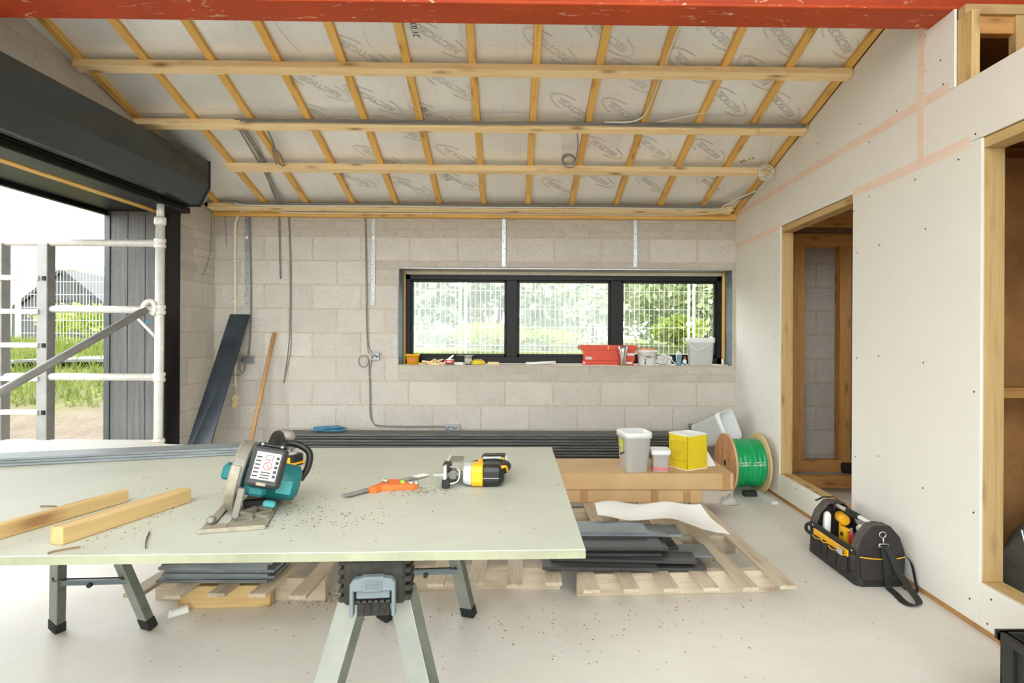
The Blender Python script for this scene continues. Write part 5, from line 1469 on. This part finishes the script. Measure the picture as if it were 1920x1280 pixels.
t = thing('blue_bottle', 'slim bottle of blue liquid on the sill', 'bottle', (1.375, 5.53, SZ))
M['bluel'] = plain('blue_liquid', rgb(120, 160, 176), .15)
part('bottle', MB().lathe([(.024, 0), (.026, .004), (.026, .10)], 16), M['bluel'], t)
part('shoulder', MB().lathe([(.026, .10), (.026, .118), (.010, .130), (.010, .138)], 16), M['milky'], t)
t = thing('glue_tube', 'tiny white tube with red cap beside the blue bottle', 'tube', (1.43, 5.52, SZ))
part('tube', MB().lathe([(.018, 0), (.018, .05), (.010, .06)], 14), M['white'], t)
part('cap', MB().lathe([(.012, .06), (.009, .085)], 12), M['red'], t)
part('band', MB().lathe([(.0184, .005), (.0184, .022)], 14), M['bluel'], t)
t = thing('white_bucket', 'big white plastic bucket at the right end of the sill', 'bucket', (1.595, 5.585, SZ), 0)
B_ = lambda s, z, e=0: [(x*s + (e if x > 0 else -e), y*.62*s + (e*.6 if y > 0 else -e*.6), z) for x, y in rrect(.25, .19, .05)]
part('shell', MB().loft([B_(.86, 0), B_(.97, .215), B_(.97, .215, .008), B_(1, .262, .008), B_(1, .265, .004), B_(1, .265, -.004), B_(.86, .006, -.004)]), M['milky'], t)
part('filling', MB().loft([B_(.85, .006, -.004), B_(.92, .16, -.005)]), M['powder'], t)
part('handle', MB().tube(spline([(-.125, -.04, .225), (-.06, -.068, .15), (.02, -.07, .175), (.125, -.04, .235)], 5), .003, 6), M['white'], t)
for k, (x, y, w_, rz, lab) in enumerate(((1.73, 5.525, .10, .1, 'flat sheet of paper at the right end of the sill'), (1.80, 5.515, .07, -.3, 'small folded paper at the far right of the sill'))):
    o = link('paper_slip', MB().hexa([(-w_/2, -.02, 0), (w_/2, -.02, 0), (w_/2, .025, 0), (-w_/2, .025, 0)], [(-w_/2, -.02, .002), (w_/2, -.02, .004), (w_/2, .025, .006), (-w_/2, .025, .003)]).mesh('paper_slip'), M['paper'])
    o.location = (x, y, SZ + .0005 + .006*k); o.rotation_euler = (0, 0, rz); tag(o, lab, 'paper')
crumple('blue_cloth', 'crumpled blue cloth lying on the black plank stack', (-1.83, 5.33, .045 + .0255*12 + .0218), (.17, .06), .06, plain('blue_cloth', rgb(84, 142, 170), .85, dirt=.15, scale=30), 51)
# ================================================================ CABLES, CONDUIT, STRAPS ON THE BACK WALL
def cable(name, label, pts, r=.0042, mat=None, group=None, k=6, cat='cable'):
    m = MB(); m.tube(spline(pts, k), r, 6)
    return solo(name, m, mat or M['cable'], label, cat, group)
YW = 5.4945
def strap(label, x, z0, z1):
    t = thing('wall_strap', label, 'metal strap', (x, YW, z0), group='galvanised straps on the back wall')
    part('strap', MB().box(-.017, .017, -.002, .003, 0, z1-z0), M['steelgrey'], t)
    h = MB()
    k = 0
    while .03 + k*.07 < z1-z0:
        h.lathe([(.004, 0), (.004, .001)], 8, T((.006*(-1)**k, -.002, .03 + k*.07)) @ RX(PI/2)); k += 1
    part('nail_hole', h, M['screw'], t)
    if z1 - z0 > .6: part('sticker', MB().box(-.012, .012, -.0028, -.002, (z1-z0)*.74, (z1-z0)*.74+.03), M['white'], t)
strap('galvanised strap beside the cream conduit', -2.668, 1.51, 2.36)
strap('galvanised strap left of the window', -1.497, 1.53, 2.36)
strap('galvanised strap over the left window mullion', -.28, 1.90, 2.37)
strap('galvanised strap over the right window mullion', .953, 1.905, 2.37)
cd = thing('wall_conduit', 'cream conduit dropping down the left end of the back wall', 'conduit', (-2.765, 5.48, .55))
part('tube', MB().tube(spline([(-2.62, 5.44, 2.392), (-2.70, 5.455, 2.385), (-2.755, 5.475, 2.31), (-2.772, 5.484, 2.18), (-2.768, 5.485, 1.5), (-2.762, 5.485, .74)], 8), .0105, 10), M['conduit'], cd, world=True)
for z in (2.17, 1.93, 1.56, 1.14, .78): part('clip', MB().box(-2.787, -2.745, 5.474, 5.498, z-.008, z+.008), M['conduit'], cd, .003, world=True)
fo = crumple('conduit_foam', 'x', (0, 0, 0), (.034, .028), .16, plain('yellowed_foam', rgb(232, 218, 170), .9, dirt=.15, scale=40), 61)
for kk in ('label', 'category'): del fo[kk]
fo.name = 'foam_plug'; fo.parent = cd; fo.matrix_basis = wm(cd).inverted() @ T((-2.76, 5.47, .56))
cr = thing('ceiling_conduit', 'cream conduit clipped along the timber plate above the back wall', 'conduit', (-.5, 5.43, 2.37))
part('tube', MB().tube(spline([(-2.52, 5.415, 2.408), (-2.35, 5.42, 2.388), (-2.1, 5.435, 2.377), (0, 5.435, 2.381), (1.3, 5.435, 2.383), (1.6, 5.43, 2.395), (1.89, 5.42, 2.432)], 8), .009, 10), M['conduit'], cr, world=True)
for x in (-2.3, -1.60, -1.42, -.95, -.30, .25, .80, 1.27, 1.60): part('clip', MB().box(x-.008, x+.008, 5.420, 5.448, 2.362 + (.012 if x > 1.4 else 0), 2.392), M['conduit'], cr, .003, world=True)
G = 'grey cables on the back wall'
for k, dx in enumerate((-.006, .006)):
    s = ('left', 'right')[k]
    cable('drop_cable', s + ' cable of the short pair hanging by the corner', [(-2.372+dx, 5.46, 2.39), (-2.37+dx, YW, 2.33), (-2.362+dx, YW, 2.05), (-2.353+dx, YW, 1.77)], group=G)
    cable('drop_cable', s + ' cable of the long pair ending above the black planks', [(-2.283+dx, 5.46, 2.39), (-2.28+dx, YW, 2.33), (-2.262+dx, YW, 1.9), (-2.262+dx, YW, 1.35), (-2.27+dx*2, YW, 1.1), (-2.30+dx, YW, .92), (-2.322+dx*.3, YW+.004, .80)], group=G)
    cable('drop_cable', s + ' cable of the pair running to the box left of the window', [(-1.572+dx, 5.46, 2.39), (-1.57+dx, YW, 2.33), (-1.56+dx, YW, 1.9), (-1.55+dx, YW, 1.35), (-1.54+dx, YW, 1.15), (-1.515+dx*3, YW-.01, 1.085)], group=G)
    cable('drop_cable', s + ' cable of the pair beside the strap in the corner', [(-2.645+dx, 5.46, 2.39), (-2.64+dx, YW, 2.33), (-2.63+dx, YW, 1.9), (-2.625+dx, YW, 1.5), (-2.635+dx, YW, 1.2), (-2.645+dx, YW-.01, 1.06)], group=G)
    cable('drop_cable', s + ' cable of the pair running from the box down to the skirting socket', [(-1.515+dx*2.2, YW-.008, 1.02), (-1.525+dx, YW, .92), (-1.518+dx, YW, .7), (-1.515+dx, YW, .52), (-1.49+dx, YW, .435 - dx), (-1.43, YW, .405 - dx), (-1.2, YW, .398 - dx), (-.82, YW, .398 - dx)], group=G)
cable('drop_cable', 'thin cable stub hanging near the corner by the conduit', [(-2.86, 5.46, 2.36), (-2.862, YW, 2.25), (-2.858, YW, 2.07)], .003, group=G)
cable('drop_cable', 'grey cable tail hanging on the left return wall', [(-2.966, 5.44, 2.33), (-2.964, 5.43, 2.1), (-2.962, 5.40, 1.95), (-2.962, 5.30, 1.78)], .0035, group=G)
cable('link_cable', 'short dark cable bridging the conduit by the corner box', [(-2.84, YW, .885), (-2.79, YW-.02, .872), (-2.74, YW-.02, .88), (-2.72, YW, .87)], .004)
# cable clips as little white dots belong to the wall
cm = MB().lathe([(.005, 0), (.004, .004)], 6).mesh('cable_clip'); cm.materials.append(M['white'])
for x, z in ((-2.363, 1.90), (-2.262, 1.95), (-2.262, 1.2), (-1.552, 1.6), (-1.545, 1.2), (-1.518, .86), (-1.515, .62), (-1.2, .398), (-2.63, 1.7), (-2.28, 2.2), (-1.56, 2.1)):
    o = link('cable_clip', cm, None, wall_back); o.matrix_basis = wm(wall_back).inverted() @ T((x, YW-.004, z)) @ RX(PI/2)
def sbox(label, x, z, w, h, coil=None):
    t = thing('back_box', label, 'socket box', (x, 5.485, z), group='metal back boxes on the wall')
    b_ = MB(); b_.box(-w/2, w/2, .0, .015, -h/2, h/2).box(-w/2, w/2, -.02, 0, h/2-.003, h/2).box(-w/2, w/2, -.02, 0, -h/2, -h/2+.003).box(-w/2, -w/2+.003, -.02, 0, -h/2, h/2).box(w/2-.003, w/2, -.02, 0, -h/2, h/2)
    part('box', b_, M['steelgrey'], t)
    wr = MB()
    for k in range(3): wr.tube(spline([(-w*.4, -.008, -h*.3+.008*k), (-w*.1, -.016, h*.25), (w*.15, -.014, -h*.2+.006*k), (w*.4, -.008, h*.2)], 4), .003, 5)
    part('wire_tails', wr, M['cable'], t)
    if coil:
        cx, cz, r0, r1 = coil; cm_ = MB()
        pts = [(cx + r0*math.cos(a), -.016 - .002*a/3, cz + r1*math.sin(a)) for a in [k*PI/8 for k in range(36)]]
        cm_.tube(pts, .0042, 6); part('cable_coil', cm_, M['cable'], t)
    return t
sbox('metal back box with coiled cable left of the window', -1.468, 1.055, .07, .065, (-.105, -.045, .045, .055))
sbox('double metal back box with cable loops in the left corner', -2.655, 1.02, .12, .07, (-.035, -.055, .025, .07))
sbox('low back box above the middle of the black planks', -.75, .392, .13, .06)
sbox('low back box beside the tipped tub', 1.53, .405, .14, .065)
# ---- cables in the roof
GR = 'grey cables along the roof timbers'
def rp(x, y, off): return slope_pt(x, y, off)
zf = lambda y: roof_z(y)
for k in range(3):
    yy = 4.040 - .004*k; z0 = roof_z(4.04) - .006 - .010*k
    pts = [(-2.05 + .04*k, yy, z0)] + [(-1.6 + .6*q, yy - .0, z0 + .003*math.sin(q*2.1 + k)) for q in range(6)] + [(1.88, yy, z0 + .002)]
    cable('roof_cable', ('upper', 'middle', 'lower')[k] + ' cable clipped to the second roof batten from the beam', pts, .0055, group=GR)
for k in range(4):
    yy = 5.300 - .006*k; z0 = roof_z(5.31) - .004 - .0085*k
    pts = [(-2.82 + .05*k, yy - .02, z0 + .03 - .006*k), (-2.55, yy, z0)] + [(-2.0 + .55*q, yy, z0 + .003*math.sin(q*1.7 + k*2)) for q in range(6)] + [(1.35 + .1*k, yy, z0), (1.7, yy - .06, z0 + .02), (1.88, yy - .18 - .05*k, z0 + .05 + .012*k)]
    cable('roof_cable', ('topmost', 'second', 'third', 'lowest')[k] + ' of the cables along the plate at the wall top', pts, .006, M['cablewhite'] if k == 3 else None, group=GR)
for k, (a, b) in enumerate((((-2.075, 4.16), (-2.275, 5.30)), ((-2.055, 4.16), (-2.25, 5.30)), ((-2.03, 4.16), (-2.30, 5.30)))):
    cable('roof_cable', ('left', 'middle', 'right')[k] + ' of the three cables dropping across the foil near the shutter', [rp(a[0], a[1], -.01), rp(a[0]*.6 + b[0]*.4 + .015*k, 4.6, .008), rp(a[0]*.3 + b[0]*.7, 4.95, .005), rp(b[0], b[1], -.02)], .006, group=GR)
cable('hanging_loop', 'grey cable loop hanging from the second roof batten near the shutter', [rp(-1.87, 4.13, -.02), rp(-1.90, 4.3, -.02), rp(-1.95, 4.52, -.05), rp(-1.92, 4.55, -.06), rp(-1.90, 4.42, -.04), rp(-1.93, 4.36, -.03), rp(-1.98, 4.55, -.05)], .006)
cable('batten_cable', 'white cable on the ceiling batten between the beam and the first purlin', [rp(.79, 2.95, -.008), rp(.775, 3.2, -.008), rp(.77, 3.455, -.008)], .006, M['cablewhite'])
cable('batten_cable', 'white cable running down the ceiling batten right of centre below the first purlin', [rp(.765, 3.55, -.008), rp(.76, 3.75, -.009), rp(.74, 3.94, -.012), rp(.66, 4.01, -.016), rp(.48, 4.02, -.012)], .006, M['cablewhite'])
cable('foil_cable', 'loose white cable lying on the foil right of centre', [rp(1.30, 3.86, -.0), rp(1.12, 3.93, .0), rp(.98, 3.98, -.004), rp(.84, 4.02, -.010)], .004, M['cablewhite'])
def coil(label, c, r, turns, tail, mat, tilt):
    t = thing('cable_coil', label, 'cable coil', c)
    m = MB(); pts = []
    for k in range(turns*12):
        a = k*PI/6; rr = r*(1 + .06*math.sin(k*.37)); pts.append((rr*math.cos(a), .012*math.sin(k*.21) , rr*tilt*math.sin(a) + .02*math.sin(k*.11)))
    m.tube(pts, .005, 6); part('coil', m, mat, t)
    part('tail', MB().tube(spline([Vector(p) - Vector(c) for p in tail], 5), .005, 6), mat, t)
c0 = rp(.262, 4.47, -.05)
coil('small dark cable coil hanging against the foil near the centre', tuple(c0), .05, 3, [tuple(rp(.30, 4.12, -.03)), tuple(rp(.32, 4.3, -.03)), tuple(c0 + Vector((.05, 0, 0)))], M['cable'], .75)
c0 = Vector((1.82, 4.58, 2.545))
coil('white cable coil hung at the right end of the third roof batten', tuple(c0), .055, 6, [tuple(rp(1.70, 4.14, -.02)), tuple(rp(1.73, 4.3, -.05)), tuple(c0 + Vector((.0, 0, .05)))], M['cablewhite'], .85)

# ================================================================ PRINT ON THE FOIL
tx = bpy.data.curves.new('foil_print', 'FONT'); tx.body = 'RECTiCEL'; tx.size = .068; tx.align_x = 'CENTER'; tx.align_y = 'CENTER'
tx.fill_mode = 'NONE'; tx.bevel_depth = .0009; tx.bevel_resolution = 0; tx.resolution_u = 3; tx.extrude = 0
tx.materials.append(M['ink'])
ov = MB()
for (a0, a1) in ((math.radians(-75), math.radians(70)), (math.radians(110), math.radians(250))):
    for rr in (1.0, .93):
        pts = [(.215*rr*math.cos(a), .072*rr*math.sin(a), 0) for a in [a0 + (a1-a0)*k/16 for k in range(17)]]
        ribbon(ov, pts, .0012, (0, 0, 1), .0012)
ovm = ov.mesh('foil_print_oval'); ovm.materials.append(M['ink'])
def text_mesh(cu):
    o = bpy.data.objects.new('tmp_text', cu); COL.objects.link(o)
    bpy.context.view_layer.update()
    me = bpy.data.meshes.new_from_object(o.evaluated_get(bpy.context.evaluated_depsgraph_get()))
    me.name = cu.name; me.materials.clear()
    for q in cu.materials: me.materials.append(q)
    bpy.data.objects.remove(o); return me
tx = text_mesh(tx)
def foil_print(x, y, ang=44, flip=False):
    a = math.radians(ang)
    d = Vector((-math.cos(a), -math.sin(a), .23*math.sin(a))).normalized()
    if flip: d = -d
    Mx = frame(tuple(slope_pt(x, y, .0222)), d, -ROOF_N)
    o = bpy.data.objects.new('foil_print', tx); COL.objects.link(o); o.parent = ceiling
    o.matrix_basis = wm(ceiling).inverted() @ Mx
    o2 = link('foil_print_oval', ovm, None, ceiling); o2.matrix_basis = wm(ceiling).inverted() @ Mx
for x, y in ((-.543,3.31),(-.53,3.70),(-.68,4.02),(.09,3.36),(.42,3.28),(.60,3.60),(1.0,3.22),(.93,3.50),(1.40,3.27),(1.72,3.27),(-1.0,3.43),(-1.05,3.86),(-1.42,4.05),(-1.36,3.72),
             (-.95,4.18),(-1.20,4.55),(-.58,4.53),(.26,3.92),(.60,3.96),(.52,4.40),(1.28,3.84),(1.36,3.56),(-.62,4.93),(.22,5.02),(.52,4.86),(1.0,4.95),(1.5,4.95),(1.66,3.88),(.9,4.4),(1.32,4.42),(-1.5,4.9),(-1.05,5.02)):
    foil_print(x, y)
tc_ = bpy.data.curves.new('batch_code', 'FONT'); tc_.body = '21 03'; tc_.size = .05; tc_.align_x = 'CENTER'; tc_.align_y = 'CENTER'; tc_.materials.append(M['inkdark'])
tc_ = text_mesh(tc_)
for x, y, an in ((-.66, 3.24, 90), (-.73, 3.98, 80), (-.72, 4.86, 80), (1.62, 3.55, -40), (1.66, 4.55, -40)):
    o = bpy.data.objects.new('batch_code', tc_); COL.objects.link(o); o.parent = ceiling
    a = math.radians(an); d = Vector((-math.cos(a), -math.sin(a), .23*math.sin(a))).normalized()
    o.matrix_basis = wm(ceiling).inverted() @ frame(tuple(slope_pt(x, y, .0221)), d, -ROOF_N)

for pts in ([(-.42, 3.18), (-.405, 3.30), (-.43, 3.36), (-.395, 3.46)], [(-.44, 3.74), (-.425, 3.9), (-.45, 4.0)], [(-1.60, 3.12), (-1.66, 3.3), (-1.74, 3.43)], [(-1.42, 3.2), (-1.40, 3.32), (-1.37, 3.42)], [(-.93, 3.22), (-.96, 3.30), (-.93, 3.42)]):
    m = MB(); ribbon(m, spline([slope_pt(x, y, .0215) for x, y in pts], 4), .005, (1, 0, 0), .0012)
    part('foil_tear', m, M['white'], ceiling, world=True)
# ================================================================ INSIDE THE CLOSETS
M['sack'] = plain('dusty_grey_sack', rgb(128, 124, 112), .85, dirt=.2, scale=6)
rings = []
for i in range(9):
    a = i/8; s = math.sin(PI*(.08 + .84*a))**.5
    rings.append([(2.17 + .95*a, 2.50 + y*.40*s, .18 + .05*s + z*.30*s + .12*a) for y, z in [(math.cos(q), math.sin(q)) for q in [2*PI*k/14 for k in range(14)]]])
t = thing('insulation_roll', 'dusty grey wrapped roll lying inside the right closet', 'roll', (2.5, 2.55, 0))
part('wrap', MB().loft(rings), M['sack'], t, world=True)
nc = bpy.data.curves.new('roll_number', 'FONT'); nc.body = '150'; nc.size = .08; nc.extrude = .0005; nc.materials.append(plain('blue_ink', rgb(44, 84, 120), .7))
nc = text_mesh(nc)
o = bpy.data.objects.new('roll_number', nc); COL.objects.link(o); o.parent = t
o.matrix_basis = wm(t).inverted() @ frame((2.36, 2.13, .28), (-.1, .0, 1), (-.25, -1, .25))
for k in range(3):
    o = timber('leaning_strip', (2.06 + .04*k, 2.28 + .02*k, .012), (2.03 + .03*k, 2.40, .46 - .05*k), .02, .006, M['steelgrey'])
    tag(o, ('front', 'middle', 'rear')[k] + ' thin metal strip leaning inside the right closet jamb', 'metal strip')
mb = MB(); mb.tube([(2.55, 4.80, .178), (2.95, 4.70, .178)], .045, 14)
solo('black_pipe', mb, M['rubber'], 'short black pipe lying on the plates in the far closet', 'pipe')
mb = MB(); mb.tube([(2.12, 4.05, .10), (2.5, 3.95, .085)], .028, 12)
solo('paper_tube', mb, M['whiteboard'], 'white rolled sheet lying in the far closet behind the tool bag', 'paper roll')
